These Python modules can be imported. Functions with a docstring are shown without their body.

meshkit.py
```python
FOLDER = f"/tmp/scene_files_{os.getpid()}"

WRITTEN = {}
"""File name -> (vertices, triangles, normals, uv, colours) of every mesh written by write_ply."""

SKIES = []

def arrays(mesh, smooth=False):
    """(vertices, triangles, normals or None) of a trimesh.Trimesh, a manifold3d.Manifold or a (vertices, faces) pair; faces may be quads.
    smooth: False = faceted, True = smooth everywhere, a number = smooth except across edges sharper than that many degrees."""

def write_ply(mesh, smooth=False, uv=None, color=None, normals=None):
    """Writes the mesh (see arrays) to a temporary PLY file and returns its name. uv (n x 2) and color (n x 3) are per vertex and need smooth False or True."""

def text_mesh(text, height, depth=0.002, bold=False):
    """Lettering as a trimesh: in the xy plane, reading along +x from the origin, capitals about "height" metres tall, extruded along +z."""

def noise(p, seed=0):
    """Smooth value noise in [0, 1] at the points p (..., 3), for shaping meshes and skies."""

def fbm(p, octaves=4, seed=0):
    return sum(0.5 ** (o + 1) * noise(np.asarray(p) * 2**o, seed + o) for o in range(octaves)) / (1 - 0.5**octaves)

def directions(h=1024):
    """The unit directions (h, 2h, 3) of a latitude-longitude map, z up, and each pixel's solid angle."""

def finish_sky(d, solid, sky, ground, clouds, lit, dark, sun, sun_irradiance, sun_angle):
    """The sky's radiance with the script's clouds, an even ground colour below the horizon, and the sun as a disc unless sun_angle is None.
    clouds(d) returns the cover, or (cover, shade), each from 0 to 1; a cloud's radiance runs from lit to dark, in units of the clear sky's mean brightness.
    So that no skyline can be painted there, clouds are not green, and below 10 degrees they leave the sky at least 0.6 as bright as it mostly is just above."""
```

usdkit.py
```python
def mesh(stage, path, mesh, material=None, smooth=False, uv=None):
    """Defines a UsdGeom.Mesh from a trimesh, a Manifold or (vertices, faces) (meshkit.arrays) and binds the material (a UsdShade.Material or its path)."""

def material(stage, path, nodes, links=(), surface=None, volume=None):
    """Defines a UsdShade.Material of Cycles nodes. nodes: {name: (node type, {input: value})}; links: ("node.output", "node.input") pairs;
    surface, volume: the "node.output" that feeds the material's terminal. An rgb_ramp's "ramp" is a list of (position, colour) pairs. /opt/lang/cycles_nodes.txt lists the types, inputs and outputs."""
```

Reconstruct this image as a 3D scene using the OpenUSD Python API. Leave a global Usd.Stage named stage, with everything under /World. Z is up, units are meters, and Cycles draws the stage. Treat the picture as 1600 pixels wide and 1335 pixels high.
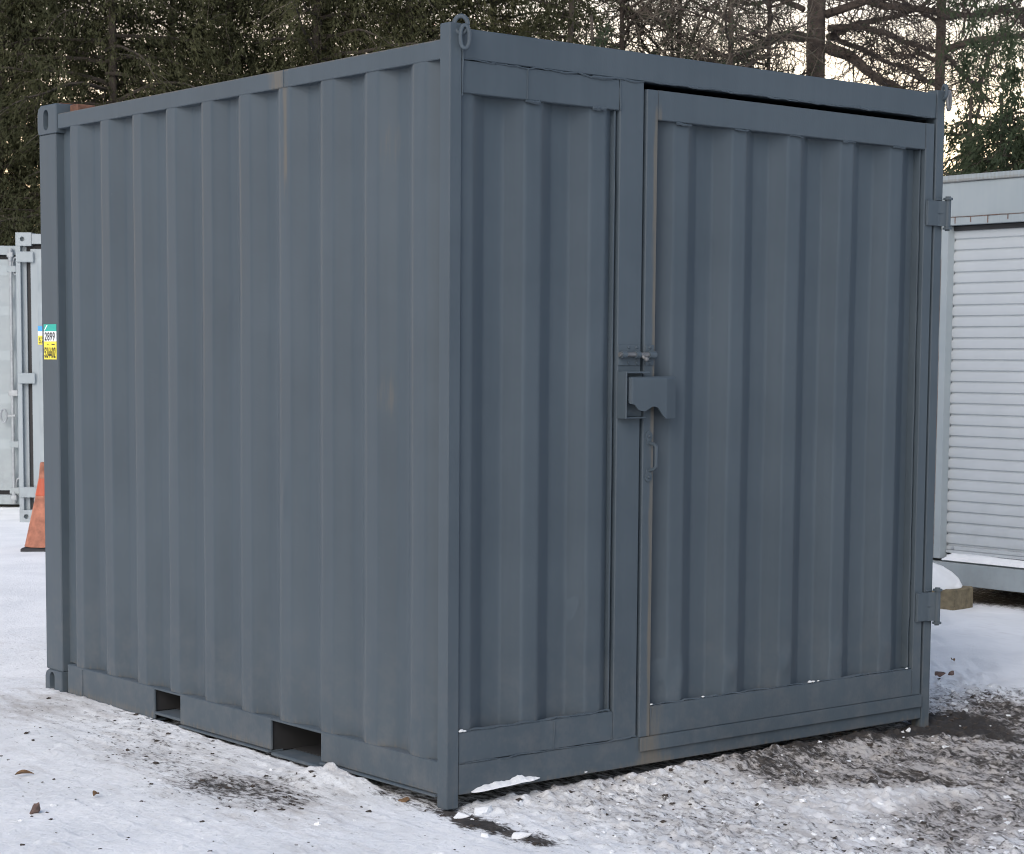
import math, numpy as np, trimesh, manifold3d, usdkit, meshkit
from pxr import Usd, UsdGeom, UsdLux, UsdShade, Gf, Sdf, Vt

# ------------------------------------------------------------------ camera, sky, sun, exposure
stage = Usd.Stage.CreateInMemory()
UsdGeom.SetStageUpAxis(stage, 'Z'); UsdGeom.SetStageMetersPerUnit(stage, 1.0)
UsdGeom.Xform.Define(stage, '/World'); UsdGeom.Scope.Define(stage, '/World/Looks')
CAM = np.array([-4.0199, -5.2479, 1.5092]); YAW, PITCH, ROLL = 0.68579, -0.09151, 0.00728
_f = np.array([math.sin(YAW)*math.cos(PITCH), math.cos(YAW)*math.cos(PITCH), math.sin(PITCH)])
_r = np.array([math.cos(YAW), -math.sin(YAW), 0.0]); _u = np.cross(_r, _f)
_r, _u = _r*math.cos(ROLL)+_u*math.sin(ROLL), -_r*math.sin(ROLL)+_u*math.cos(ROLL)
# site axes: L metres to the right of and D metres ahead of the place the picture was taken from, along the ground
FH = np.array([math.sin(YAW), math.cos(YAW)]); RH = np.array([math.cos(YAW), -math.sin(YAW)])
DEG_SITE = -math.degrees(YAW)
def site(L, D): return CAM[:2] + D*FH + L*RH

cam = UsdGeom.Camera.Define(stage, '/World/camera')
cam.AddTransformOp().Set(Gf.Matrix4d(*_r, 0, *_u, 0, *(-_f), 0, *CAM, 1))
cam.CreateHorizontalApertureAttr(36.0); cam.CreateVerticalApertureAttr(36.0*854/1024)
cam.CreateFocalLengthAttr(36.0*3135.6/1600)
cam.CreateVerticalApertureOffsetAttr(36.0*180.4/1600)
cam.CreateFStopAttr(16.0); cam.CreateFocusDistanceAttr(7.2)
EXPOSURE = 0.09
cam.CreateExposureAttr(EXPOSURE)
SUN_EL, SUN_AZ = math.radians(36.0), -2.02   # a veiled winter sun, far to the left
SKY, SUN = 0.15, 0.12
usdkit.material(stage, '/World/Looks/sky', {
    "sky": ("sky_texture", {"sky_type": "single_scattering", "sun_disc": False, "sun_elevation": SUN_EL, "sun_rotation": SUN_AZ, "air_density": 1.0, "aerosol_density": 2.6, "ozone_density": 2.5}),
    "tc": ("texture_coordinate", {}), "map": ("mapping", {"scale": (1.0, 1.0, 3.0)}),
    "n": ("noise_texture", {"scale": 1.6, "detail": 5.0, "roughness": 0.55}),
    "r": ("rgb_ramp", {"ramp": [(0.35, (0.0, 0.0, 0.0)), (0.7, (0.22, 0.22, 0.22))]}),
    "bw": ("rgb_to_bw", {}), "ti": ("mix_color", {"blend_type": "multiply", "fac": 1.0, "b": (1.0, 1.0, 1.0), "use_clamp": False}), "sep": ("separate_xyz", {}), "mz": ("map_range", {"range_type": "smoothstep", "from_min": 0.0, "from_max": 0.30, "to_min": 1.0, "to_max": 0.0, "clamp": True}), "wx": ("math", {"math_type": "multiply", "value2": FH[0]}), "wy": ("math", {"math_type": "multiply_add", "value2": FH[1]}),
    "wd": ("map_range", {"range_type": "smoothstep", "from_min": 0.1, "from_max": 0.9, "to_min": 0.0, "to_max": 1.0, "clamp": True}), "wf": ("math", {"math_type": "multiply"}),
    "hz": ("mix_color", {"blend_type": "multiply", "b": (8.6, 5.0, 2.8), "use_clamp": False}), "m": ("mix_color", {"blend_type": "mix", "use_clamp": False}),
    "bg": ("background_shader", {"strength": SKY})},
    [("tc.generated", "map.vector"), ("map.vector", "n.vector"), ("n.fac", "r.fac"), ("r.color", "m.fac"), ("sky.color", "m.a"), ("sky.color", "bw.color"), ("bw.val", "ti.a"), ("ti.result", "m.b"), ("tc.generated", "sep.vector"), ("sep.z", "mz.value"), ("sep.x", "wx.value1"), ("sep.y", "wy.value1"), ("wx.value", "wy.value3"), ("wy.value", "wd.value"), ("wd.result", "wf.value1"), ("mz.result", "wf.value2"), ("wf.value", "hz.fac"), ("m.result", "hz.a"), ("hz.result", "bg.color")], surface="bg.background")
dome = UsdLux.DomeLight.Define(stage, '/World/sky')
UsdShade.MaterialBindingAPI.Apply(dome.GetPrim()).Bind(UsdShade.Material.Get(stage, '/World/Looks/sky'))
dome.GetPrim().SetCustomDataByKey('kind', 'structure'); dome.GetPrim().SetCustomDataByKey('label', 'pale winter sky glowing warm behind the trees')
sun = UsdLux.DistantLight.Define(stage, '/World/sun')
sun.CreateNormalizeAttr(True); sun.CreateIntensityAttr(SUN); sun.CreateAngleAttr(75.0); sun.CreateColorAttr(Gf.Vec3f(1.0, 0.98, 0.96))
_to = np.array([math.sin(SUN_AZ)*math.cos(SUN_EL), math.cos(SUN_AZ)*math.cos(SUN_EL), math.sin(SUN_EL)])
sx = np.cross([0, 0, 1.0], _to); sx /= np.linalg.norm(sx); sy = np.cross(_to, sx)
sun.AddTransformOp().Set(Gf.Matrix4d(*sx, 0, *sy, 0, *_to, 0, 0, 0, 30, 1))

# ------------------------------------------------------------------ helpers
rng = np.random.default_rng(7)
_used = {}
def numbered(parent, name):
    k = (parent, name); n = _used.get(k, 0); _used[k] = n + 1
    return f'{parent}/{name}' if n == 0 else f'{parent}/{name}_{n:03d}'
def path_of(p): return '/World' if p is None else str(p.GetPath())
def tag(o, label=None, cat=None, group=None, kind=None):
    p = o if isinstance(o, Usd.Prim) else o.GetPrim()
    for k, v in (('label', label), ('category', cat), ('group', group), ('kind', kind)):
        if v: p.SetCustomDataByKey(k, v)
    return p
def obj(name, mesh, mat, parent=None, smooth=False, attrs=None):
    m = usdkit.mesh(stage, numbered(path_of(parent), name), mesh, f'/World/Looks/{mat}', smooth=smooth)
    if attrs:
        for k, v in attrs.items():
            UsdGeom.PrimvarsAPI(m).CreatePrimvar(k, Sdf.ValueTypeNames.FloatArray, 'vertex').Set(Vt.FloatArray.FromNumpy(np.asarray(v, np.float32)))
    return m.GetPrim()
def thing(name, label, cat, loc=(0, 0, 0), rz=0, group=None):
    x = UsdGeom.Xform.Define(stage, numbered('/World', name)); x.AddTranslateOp().Set(Gf.Vec3d(*map(float, loc))); x.AddRotateZOp().Set(float(rz))
    return tag(x, label, cat, group)
def cat_(ms): return trimesh.util.concatenate(ms)
def box(x0, x1, y0, y1, z0, z1, b=0.003):
    x0, x1 = min(x0, x1), max(x0, x1); y0, y1 = min(y0, y1), max(y0, y1); z0, z1 = min(z0, z1), max(z0, z1)
    b = min(b, .3*(x1-x0), .3*(y1-y0), .3*(z1-z0)); P = []
    for i, (X, sx_) in enumerate(((x0, 1), (x1, -1))):
        for Y, sy_ in ((y0, 1), (y1, -1)):
            for Z, sz_ in ((z0, 1), (z1, -1)):
                P += [(X, Y+sy_*b, Z+sz_*b), (X+sx_*b, Y, Z+sz_*b), (X+sx_*b, Y+sy_*b, Z)]
    return trimesh.convex.convex_hull(np.array(P))
def tube(points, radii, sides=6, cap=True):
    p = np.asarray(points, float); n = len(p)
    t = np.gradient(p, axis=0); t /= np.linalg.norm(t, axis=1, keepdims=True)+1e-12
    ref = np.where(np.abs(t[:, 2:]) < 0.9, [0, 0, 1.0], [1.0, 0, 0])
    a = np.cross(t, ref); a /= np.linalg.norm(a, axis=1, keepdims=True)+1e-12
    for i in range(1, n):
        if a[i] @ a[i-1] < 0.2:
            q = a[i-1]-(a[i-1] @ t[i])*t[i]; a[i] = q/(np.linalg.norm(q)+1e-12)
    b = np.cross(t, a); ang = np.arange(sides)*2*np.pi/sides
    r = np.broadcast_to(np.asarray(radii, float), (n,))
    v = (p[:, None]+r[:, None, None]*(np.cos(ang)[None, :, None]*a[:, None]+np.sin(ang)[None, :, None]*b[:, None])).reshape(-1, 3)
    i, j = np.meshgrid(np.arange(n-1), np.arange(sides), indexing='ij'); i, j = i.ravel(), j.ravel(); k = (j+1) % sides
    f = np.vstack([np.stack([i*sides+j, (i+1)*sides+k, i*sides+k], 1)[:, [0, 2, 1]], np.stack([i*sides+j, (i+1)*sides+j, (i+1)*sides+k], 1)[:, [0, 2, 1]]])
    if cap:
        v = np.vstack([v, p[0], p[-1]]); c0, c1 = n*sides, n*sides+1; jj = np.arange(sides); kk = (jj+1) % sides
        f = np.vstack([f, np.stack([np.full(sides, c0), kk, jj], 1), np.stack([np.full(sides, c1), (n-1)*sides+jj, (n-1)*sides+kk], 1)])
    return trimesh.Trimesh(v, f, process=False)
def cyl(p0, p1, r, sides=16): return tube([p0, p1], r, sides)
def ring(c, axis_u, axis_v, a, b, r, n=24, sides=8):
    t = np.linspace(0, 2*np.pi, n+1); c = np.array(c, float)
    pts = c+np.outer(np.cos(t)*a, axis_u)+np.outer(np.sin(t)*b, axis_v)
    return tube(pts, r, sides, cap=False)
def weld(p0, p1, r=0.003, wob=0.0025, seed=0, density=90):
    g = np.random.default_rng(seed); L = np.linalg.norm(np.subtract(p1, p0)); n = max(8, int(L*density))
    t = np.linspace(0, 1, n)[:, None]; p = np.array(p0)*(1-t)+np.array(p1)*t
    d = np.convolve(g.normal(0, 1, n+6), np.ones(5)/2.2, 'same')[3:-3]; e = np.convolve(g.normal(0, 1, n+6), np.ones(5)/2.2, 'same')[3:-3]
    ax = np.argmax(np.abs(np.subtract(p1, p0))); o1, o2 = [k for k in range(3) if k != ax]
    p[:, o1] += wob*.2*d; p[:, o2] += wob*.55*e
    return tube(p, r*(0.55+0.6*np.abs(np.convolve(g.normal(0, 1, n+8), np.ones(9)/4, 'same')[4:-4])), 5)
def smoothstep(a, b, x):
    t = np.clip((np.asarray(x, float)-a)/(b-a), 0, 1); return t*t*(3-2*t)
def fbm2(x, y, s, oct=3, seed=0, sy=None):
    return meshkit.fbm(np.stack([np.asarray(x)*s, np.asarray(y)*(sy if sy is not None else s), np.zeros_like(np.asarray(x, float))], -1), oct, seed)

# ------------------------------------------------------------------ materials
def M(name, nodes, links, surface="p.BSDF"): usdkit.material(stage, f'/World/Looks/{name}', nodes, links, surface=surface)
def simple(name, col, rough=0.5, metallic=0.0, var=0.12, scale=6.0, bump=0.0, bscale=60.0, spec=0.5):
    c = np.array(col)
    M(name, {"g": ("geometry", {}), "n": ("noise_texture", {"scale": scale, "detail": 5.0, "roughness": 0.6}),
             "r": ("rgb_ramp", {"ramp": [(0.3, tuple(c*(1-var))), (0.7, tuple(np.minimum(c*(1+var), .95)))]}),
             "n2": ("noise_texture", {"scale": bscale, "detail": 3.0}), "b": ("bump", {"strength": bump, "distance": 0.01}),
             "p": ("principled_bsdf", {"roughness": rough, "metallic": metallic, "specular_ior_level": spec})},
      [("g.position", "n.vector"), ("g.position", "n2.vector"), ("n.fac", "r.fac"), ("r.color", "p.base_color")] + ([("n2.fac", "b.height"), ("b.normal", "p.normal")] if bump else []))
def paint(name, lo, hi, rough, streak=0.25):
    # sprayed steel paint: soft tonal drift, runs down the sheet, orange peel, rust where the vertex attribute "rust" says so
    M(name, {"g": ("geometry", {}),
        "n": ("noise_texture", {"scale": 1.7, "detail": 6.0, "roughness": 0.62}),
        "map": ("mapping", {"scale": (26.0, 26.0, 0.9)}), "ns": ("noise_texture", {"scale": 1.0, "detail": 4.0, "roughness": 0.6}),
        "mx": ("mix_float", {"fac": streak}),
        "r": ("rgb_ramp", {"ramp": [(0.30, lo), (0.70, hi)]}),
        "at": ("attribute", {"attribute": "rust"}),
        "map2": ("mapping", {"scale": (60.0, 60.0, 5.0)}), "nr": ("noise_texture", {"scale": 1.0, "detail": 5.0, "roughness": 0.65}),
        "ad": ("math", {"math_type": "add"}), "sm": ("map_range", {"range_type": "smoothstep", "from_min": 0.62, "from_max": 1.15, "to_min": 0.0, "to_max": 0.50, "clamp": True}),
        "gt": ("math", {"math_type": "greater_than", "value2": 0.01}), "mu": ("math", {"math_type": "multiply"}),
        "rc": ("rgb_ramp", {"ramp": [(0.35, (0.120, 0.105, 0.078)), (0.65, (0.155, 0.122, 0.080))]}),
        "mix": ("mix_color", {"blend_type": "mix"}),
        "dv": ("noise_texture", {"scale": 38.0, "detail": 6.0, "roughness": 0.75}), "dr": ("rgb_ramp", {"ramp": [(0.66, (0, 0, 0)), (0.80, (1, 1, 1))]}),
        "sz": ("separate_xyz", {}), "zr": ("map_range", {"range_type": "smoothstep", "from_min": 0.02, "from_max": 0.75, "to_min": 0.38, "to_max": 0.0, "clamp": True}),
        "nsp": ("noise_texture", {"scale": 9.0, "detail": 8.0, "roughness": 0.75}), "spr": ("rgb_ramp", {"ramp": [(0.45, (0, 0, 0)), (0.75, (1, 1, 1))]}), "spm": ("math", {"math_type": "multiply"}), "sp": ("mix_color", {"blend_type": "mix", "b": (0.15, 0.145, 0.14)}),
        "dm": ("mix_color", {"blend_type": "mix", "b": (0.20, 0.195, 0.185)}), "dk": ("math", {"math_type": "multiply", "value2": 0.25}),
        "rr": ("rgb_ramp", {"ramp": [(0.3, (rough-.07,)*3), (0.7, (rough+.09,)*3)]}),
        "np": ("noise_texture", {"scale": 130.0, "detail": 2.0}), "b": ("bump", {"strength": 0.10, "distance": 0.004}),
        "p": ("principled_bsdf", {"specular_ior_level": 0.35})},
      [("g.position", "n.vector"), ("g.position", "map.vector"), ("map.vector", "ns.vector"), ("n.fac", "mx.a"), ("ns.fac", "mx.b"), ("mx.result", "r.fac"),
       ("g.position", "map2.vector"), ("map2.vector", "nr.vector"), ("at.fac", "ad.value1"), ("nr.fac", "ad.value2"), ("ad.value", "sm.value"), ("at.fac", "gt.value1"), ("gt.value", "mu.value1"), ("sm.result", "mu.value2"),
       ("g.position", "dv.vector"), ("dv.fac", "dr.fac"), ("dr.color", "dk.value1"), ("dk.value", "dm.fac"), ("r.color", "dm.a"),
       ("g.position", "sz.vector"), ("sz.z", "zr.value"), ("g.position", "nsp.vector"), ("nsp.fac", "spr.fac"), ("spr.color", "spm.value1"), ("zr.result", "spm.value2"), ("spm.value", "sp.fac"), ("dm.result", "sp.a"), ("nr.fac", "rc.fac"), ("sp.result", "mix.a"), ("rc.color", "mix.b"), ("mu.value", "mix.fac"), ("mix.result", "p.base_color"),
       ("n.fac", "rr.fac"), ("rr.color", "p.roughness"), ("g.position", "np.vector"), ("np.fac", "b.height"), ("b.normal", "p.normal")])
paint('grey_paint', (0.0425, 0.057, 0.070), (0.062, 0.081, 0.097), 0.48)
paint('white_paint', (0.30, 0.34, 0.355), (0.36, 0.395, 0.405), 0.50)
paint('blue_grey_paint', (0.24, 0.28, 0.30), (0.30, 0.335, 0.35), 0.50)
paint('shutter_white', (0.37, 0.40, 0.42), (0.43, 0.46, 0.48), 0.50, 0.1)
simple('rusty_steel', (0.13, 0.062, 0.040), 0.8, var=.5, scale=30, bump=.4)
simple('rubber_black', (0.02, 0.02, 0.022), 0.6)
simple('zinc_steel', (0.34, 0.36, 0.375), 0.45, metallic=0.6, var=.15, scale=20)
simple('worn_steel', (0.16, 0.165, 0.17), 0.45, metallic=0.5, var=.25, scale=40)
simple('cone_orange', (0.34, 0.13, 0.078), 0.7, var=.45, scale=14, bump=.1)
simple('cone_bright', (0.46, 0.085, 0.035), 0.5, var=.1)
simple('wet_timber', (0.14, 0.115, 0.07), 0.75, var=.45, scale=22, bump=.3)
simple('dark_plywood', (0.10, 0.07, 0.045), 0.8, var=.3, scale=12)
simple('sticker_green', (0.0, 0.36, 0.29), 0.35, var=.03); simple('sticker_white', (0.80, 0.83, 0.84), 0.35, var=.03)
simple('sticker_yellow', (0.80, 0.68, 0.06), 0.35, var=.05); simple('sticker_blue', (0.05, 0.35, 0.75), 0.35, var=.03); simple('ink_black', (0.015, 0.015, 0.015), 0.5, var=.05)
simple('stone_brown', (0.13, 0.085, 0.07), 0.85, var=.4, scale=40, bump=.3)
simple('dead_leaf', (0.17, 0.10, 0.05), 0.8, var=.4, scale=60)
simple('dirt_crumb', (0.045, 0.036, 0.030), 0.9, var=.5, scale=50)
simple('bark', (0.060, 0.046, 0.038), 0.9, var=.55, scale=9, bump=.8, bscale=26)
simple('dark_bark', (0.055, 0.045, 0.036), 0.9, var=.4, scale=9, bump=.6, bscale=26)
simple('tar_black', (0.012, 0.012, 0.013), 0.8)
simple('twig_bark', (0.045, 0.035, 0.028), 0.9, var=.4, scale=5)
simple('grey_twig', (0.105, 0.088, 0.070), 0.9, var=.35, scale=5)
def leaf(name, cols, trans=0.42):
    M(name, {"g": ("geometry", {}), "r": ("rgb_ramp", {"ramp": cols}), "n": ("noise_texture", {"scale": 1.3, "detail": 3.0}), "a": ("mix_float", {"fac": 0.45}), "oi": ("object_info", {}), "ov": ("math", {"math_type": "multiply_add", "value2": 0.26, "value3": -0.13}), "oa": ("math", {"math_type": "add"}),
             "p": ("principled_bsdf", {"roughness": 0.65, "specular_ior_level": 0.25}), "t": ("translucent_bsdf", {}), "m": ("mix_closure", {"fac": trans})},
      [("g.position", "n.vector"), ("g.random_per_island", "a.a"), ("n.fac", "a.b"), ("oi.random", "ov.value1"), ("ov.value", "oa.value1"), ("a.result", "oa.value2"), ("oa.value", "r.fac"), ("r.color", "p.base_color"), ("r.color", "t.color"), ("p.BSDF", "m.closure1"), ("t.BSDF", "m.closure2")], surface="m.closure")
leaf('cedar_leaf', [(0.15, (0.050, 0.054, 0.026)), (0.42, (0.105, 0.104, 0.048)), (0.58, (0.16, 0.138, 0.070)), (0.75, (0.22, 0.142, 0.078))])
leaf('pine_needle', [(0.2, (0.045, 0.062, 0.034)), (0.5, (0.085, 0.100, 0.052)), (0.8, (0.125, 0.125, 0.064))])
def snowmat(name, ground):
    nodes = {"g": ("geometry", {}),
        "n1": ("noise_texture", {"scale": 2.2, "detail": 6.0, "roughness": 0.6}), "r1": ("rgb_ramp", {"ramp": [(0.35, (0.70, 0.72, 0.735)), (0.65, (0.81, 0.825, 0.835))]}),
        "p": ("principled_bsdf", {"roughness": 0.62, "specular_ior_level": 0.35}),
        "n3": ("noise_texture", {"scale": 55.0, "detail": 5.0, "roughness": 0.7}), "b": ("bump", {"strength": 0.55, "distance": 0.012})}
    links = [("g.position", "n1.vector"), ("n1.fac", "r1.fac"), ("g.position", "n3.vector"), ("n3.fac", "b.height"), ("b.normal", "p.normal")]
    if ground:
        nodes.update({
            "at": ("attribute", {"attribute": "dirt"}), "sl": ("attribute", {"attribute": "slush"}),
            "mp": ("mapping", {"scale": (54.0, 19.0, 50.0)}), "n2": ("noise_texture", {"scale": 1.0, "detail": 8.0, "roughness": 0.72}),
            "ad": ("math", {"math_type": "multiply_add", "value2": 1.7}), "sm": ("map_range", {"range_type": "smoothstep", "from_min": 1.17, "from_max": 1.54, "to_min": 0.0, "to_max": 1.0, "clamp": True}),
            "wt": ("math", {"math_type": "multiply_add", "value2": -0.20}), "nd": ("noise_texture", {"scale": 23.0, "detail": 6.0, "roughness": 0.75}), "rd": ("rgb_ramp", {"ramp": [(0.3, (0.028, 0.026, 0.025)), (0.5, (0.070, 0.062, 0.055)), (0.7, (0.20, 0.175, 0.15))]}),
            "mps": ("mapping", {"scale": (17.0, 4.5, 9.0)}), "ns": ("noise_texture", {"scale": 1.0, "detail": 7.0, "roughness": 0.68}), "as": ("math", {"math_type": "add"}),
            "ss": ("map_range", {"range_type": "smoothstep", "from_min": 0.62, "from_max": 1.15, "to_min": 0.0, "to_max": 0.85, "clamp": True}),
            "m1": ("mix_color", {"blend_type": "mix", "b": (0.375, 0.35, 0.33)}), "m2": ("mix_color", {"blend_type": "mix"}),
            "rr": ("map_range", {"from_min": 0.0, "from_max": 1.0, "to_min": 0.62, "to_max": 0.85})})
        links += [("g.position", "mp.vector"), ("mp.vector", "n2.vector"), ("n2.fac", "ad.value1"), ("at.fac", "ad.value3"), ("ad.value", "sm.value"),
            ("g.position", "nd.vector"), ("at.fac", "wt.value1"), ("nd.fac", "wt.value3"), ("wt.value", "rd.fac"), ("g.position", "mps.vector"), ("mps.vector", "ns.vector"), ("sl.fac", "as.value1"), ("ns.fac", "as.value2"), ("as.value", "ss.value"),
            ("r1.color", "m1.a"), ("ss.result", "m1.fac"), ("m1.result", "m2.a"), ("rd.color", "m2.b"), ("sm.result", "m2.fac"), ("m2.result", "p.base_color"), ("sm.result", "rr.value"), ("rr.result", "p.roughness")]
    else:
        links += [("r1.color", "p.base_color")]
    M(name, nodes, links)
snowmat('snow_dirty', True); snowmat('snow_clean', False)

# ------------------------------------------------------------------ ground
def seg_blob(x, y, p, q, w):
    p, q = np.array(p, float), np.array(q, float); d = q-p
    t = np.clip(((x-p[0])*d[0]+(y-p[1])*d[1])/(d@d+1e-9), 0, 1)
    return np.exp(-(((x-p[0]-t*d[0])**2+(y-p[1]-t*d[1])**2)/w**2))
def poly_dist(x, y, poly):   # signed distance, positive inside
    P = np.array(poly, float); d2 = np.full(x.shape, 1e9); inside = np.zeros(x.shape, bool)
    for i in range(len(P)):
        a, b = P[i], P[(i+1) % len(P)]; e = b-a
        t = np.clip(((x-a[0])*e[0]+(y-a[1])*e[1])/(e@e), 0, 1)
        d2 = np.minimum(d2, (x-a[0]-t*e[0])**2+(y-a[1]-t*e[1])**2)
        c = ((a[1] > y) != (b[1] > y)) & (x < (b[0]-a[0])*(y-a[1])/(b[1]-a[1]+1e-12)+a[0]); inside ^= c
    d = np.sqrt(d2); return np.where(inside, d, -d)
MUD = [(1.25, 0.02), (1.85, 0.10), (2.46, 0.06), (3.2, 0.25), (3.5, 0.0), (1.95, -1.05), (1.5, -0.72), (1.12, -0.42)]
MUD2 = [(1.10, -0.98), (1.42, -0.90), (1.85, -1.06), (2.3, -1.6), (1.35, -1.42), (0.92, -1.36)]
def ground_fields(x, y):
    x, y = np.asarray(x, float), np.asarray(y, float)
    near = 1-smoothstep(7, 16, np.hypot(x-CAM[0], y-CAM[1])-2)
    right = smoothstep(-0.2, 0.5, x)*(1-smoothstep(0.25, 0.9, y-0.25*np.maximum(x-2.5, 0)))
    h = 0.030*(fbm2(x, y, .55, 3, 3)-.5)*smoothstep(0.0, 1.2, np.hypot(np.maximum(0, np.abs(x-1.25)-1.25), np.maximum(0, np.abs(y-1.4)-1.4)))
    rut = fbm2(x, y, 26, 3, 11, 2.4)+.5*np.sin(x*75+3*fbm2(x, y, 2, 2, 8))*smoothstep(-.9, -.3, x)*(x < .1)*smoothstep(.3, .8, y)*.55*smoothstep(.48, .62, fbm2(x, y, 2.4, 3, 19, 1.1))
    h = h + near*(0.009*(rut-.5) + 0.010*(fbm2(x, y, 9, 3, 5)-.5))
    billow = np.abs(fbm2(x, y, 11, 3, 21)-.5)*2; fine = fbm2(x, y, 42, 3, 31)
    muddy = smoothstep(-0.10, 0.16, poly_dist(x, y, MUD)+0.30*(fbm2(x, y, 3.2, 4, 41)-.5))
    muddy2 = smoothstep(-0.08, 0.14, poly_dist(x, y, MUD2)+0.26*(fbm2(x, y, 4.5, 4, 42)-.5))
    h = h + near*right*(0.022*(0.5-billow)+0.018*(fine-.5)) + near*(1-right)*0.004*(fine-.5)
    h = h + near*(0.018*np.maximum(0, fbm2(x, y, 26, 2, 35)-.55)/.45)*(0.4+right)
    rutm = fbm2(x, y, 30, 3, 77, 3.0)
    h = h + near*0.024*(muddy*(rutm-.5)) - 0.022*muddy2 + near*muddy2*.02*(fbm2(x, y, 14, 3, 78)-.5)
    # banks along the box
    inside = (x > 0.015) & (x < 2.49) & (y > 0.04) & (y < 2.93)
    side = np.exp(-(np.minimum(x, 0)/0.16)**2)*smoothstep(0.5, 2.6, y)*(1-smoothstep(3.0, 3.6, y))*0.028*(x < 0.3)
    h = h + side
    h = h + 0.030*np.exp(-((y+.10)/.10)**2)*smoothstep(0.75, 1.15, x)*(1-smoothstep(1.95, 2.3, x))
    h = h + 0.055*np.exp(-(((x+.07)/.10)**2+((y-.60)/.16)**2))*(0.55+0.9*fbm2(x, y, 24, 3, 51))
    h = h - 0.010*np.exp(-((x-.02)**2+(y-.0)**2)/.15**2)
    h = np.where(inside, np.minimum(h, -0.004)-0.02*0, h)
    for (lx, ly) in ((0.0, 0.0), (2.5, 0.0)):
        k = np.exp(-((x-lx)**2+(y-ly)**2)/.07**2); h = h*(1-k)+k*np.minimum(h, 0.012)
    # undulating clean snow on the right and far left
    h = h + (0.06*(fbm2(x, y, .9, 3, 61)-.5)+.035*(fbm2(x, y, 3.2, 3, 62)-.5)+.018*(fbm2(x, y, 10, 3, 63)-.5))*smoothstep(2.8, 3.6, x)*(x < 12)
    # dirt: chance of bare grit
    dirt = 0.16 + 0.10*fbm2(x, y, 1.3, 3, 71)
    dirt = dirt + 0.14*right
    for a, b, w, s in [((-.36, 1.45), (-.40, .75), .12, .17), ((-.43, .85), (-.40, .45), .16, .19), ((-.22, .78), (-.28, .50), .13, .18), ((.0, 2.2), (-.15, 1.2), .16, .14), ((-.2, 2.6), (-.3, 1.7), .2, .10), ((.02, .05), (-.04, -.22), .06, .50), ((-.04, -.2), (-.03, -.52), .06, .52),
                       ((2.45, -.03), (2.66, 0.0), .14, .55), ((2.62, 0.0), (2.55, -.30), .10, .45), ((1.7, -.03), (2.44, -.05), .08, .48), ((2.75, .25), (3.5, .35), .25, .14), ((-.02, .33), (-.03, .15), .05, .25)]:
        dirt = dirt + s*seg_blob(x, y, a, b, w)
    dirt = dirt + 0.175*muddy + 0.16*muddy2 + .34*(fbm2(x, y, 2.7, 3, 91)-.5)*(.35*right+.8*muddy) + .42*(fbm2(x, y, 15, 3, 92, 2.0)-.5)*(muddy+muddy2)
    dirt = dirt - 0.10*smoothstep(0.2, 1.6, -x-0.25*y) - 0.30*smoothstep(0.25, 0.55, y)*smoothstep(3.2, 3.8, x)
    dirt = dirt - 0.25*np.exp(-(((x-1.18)/.34)**2+((y+.80)/.13)**2))
    dirt = np.where(inside, .55, dirt); dirt = dirt+1.3*smoothstep(6.02, 6.16, x)*(x < 8.5)*(y > -2.8)*(y < 3.4)
    slush = 0.08 + 0.30*right*(1-smoothstep(3.0, 3.6, x)) + 0.34*muddy + .36*muddy2
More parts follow.
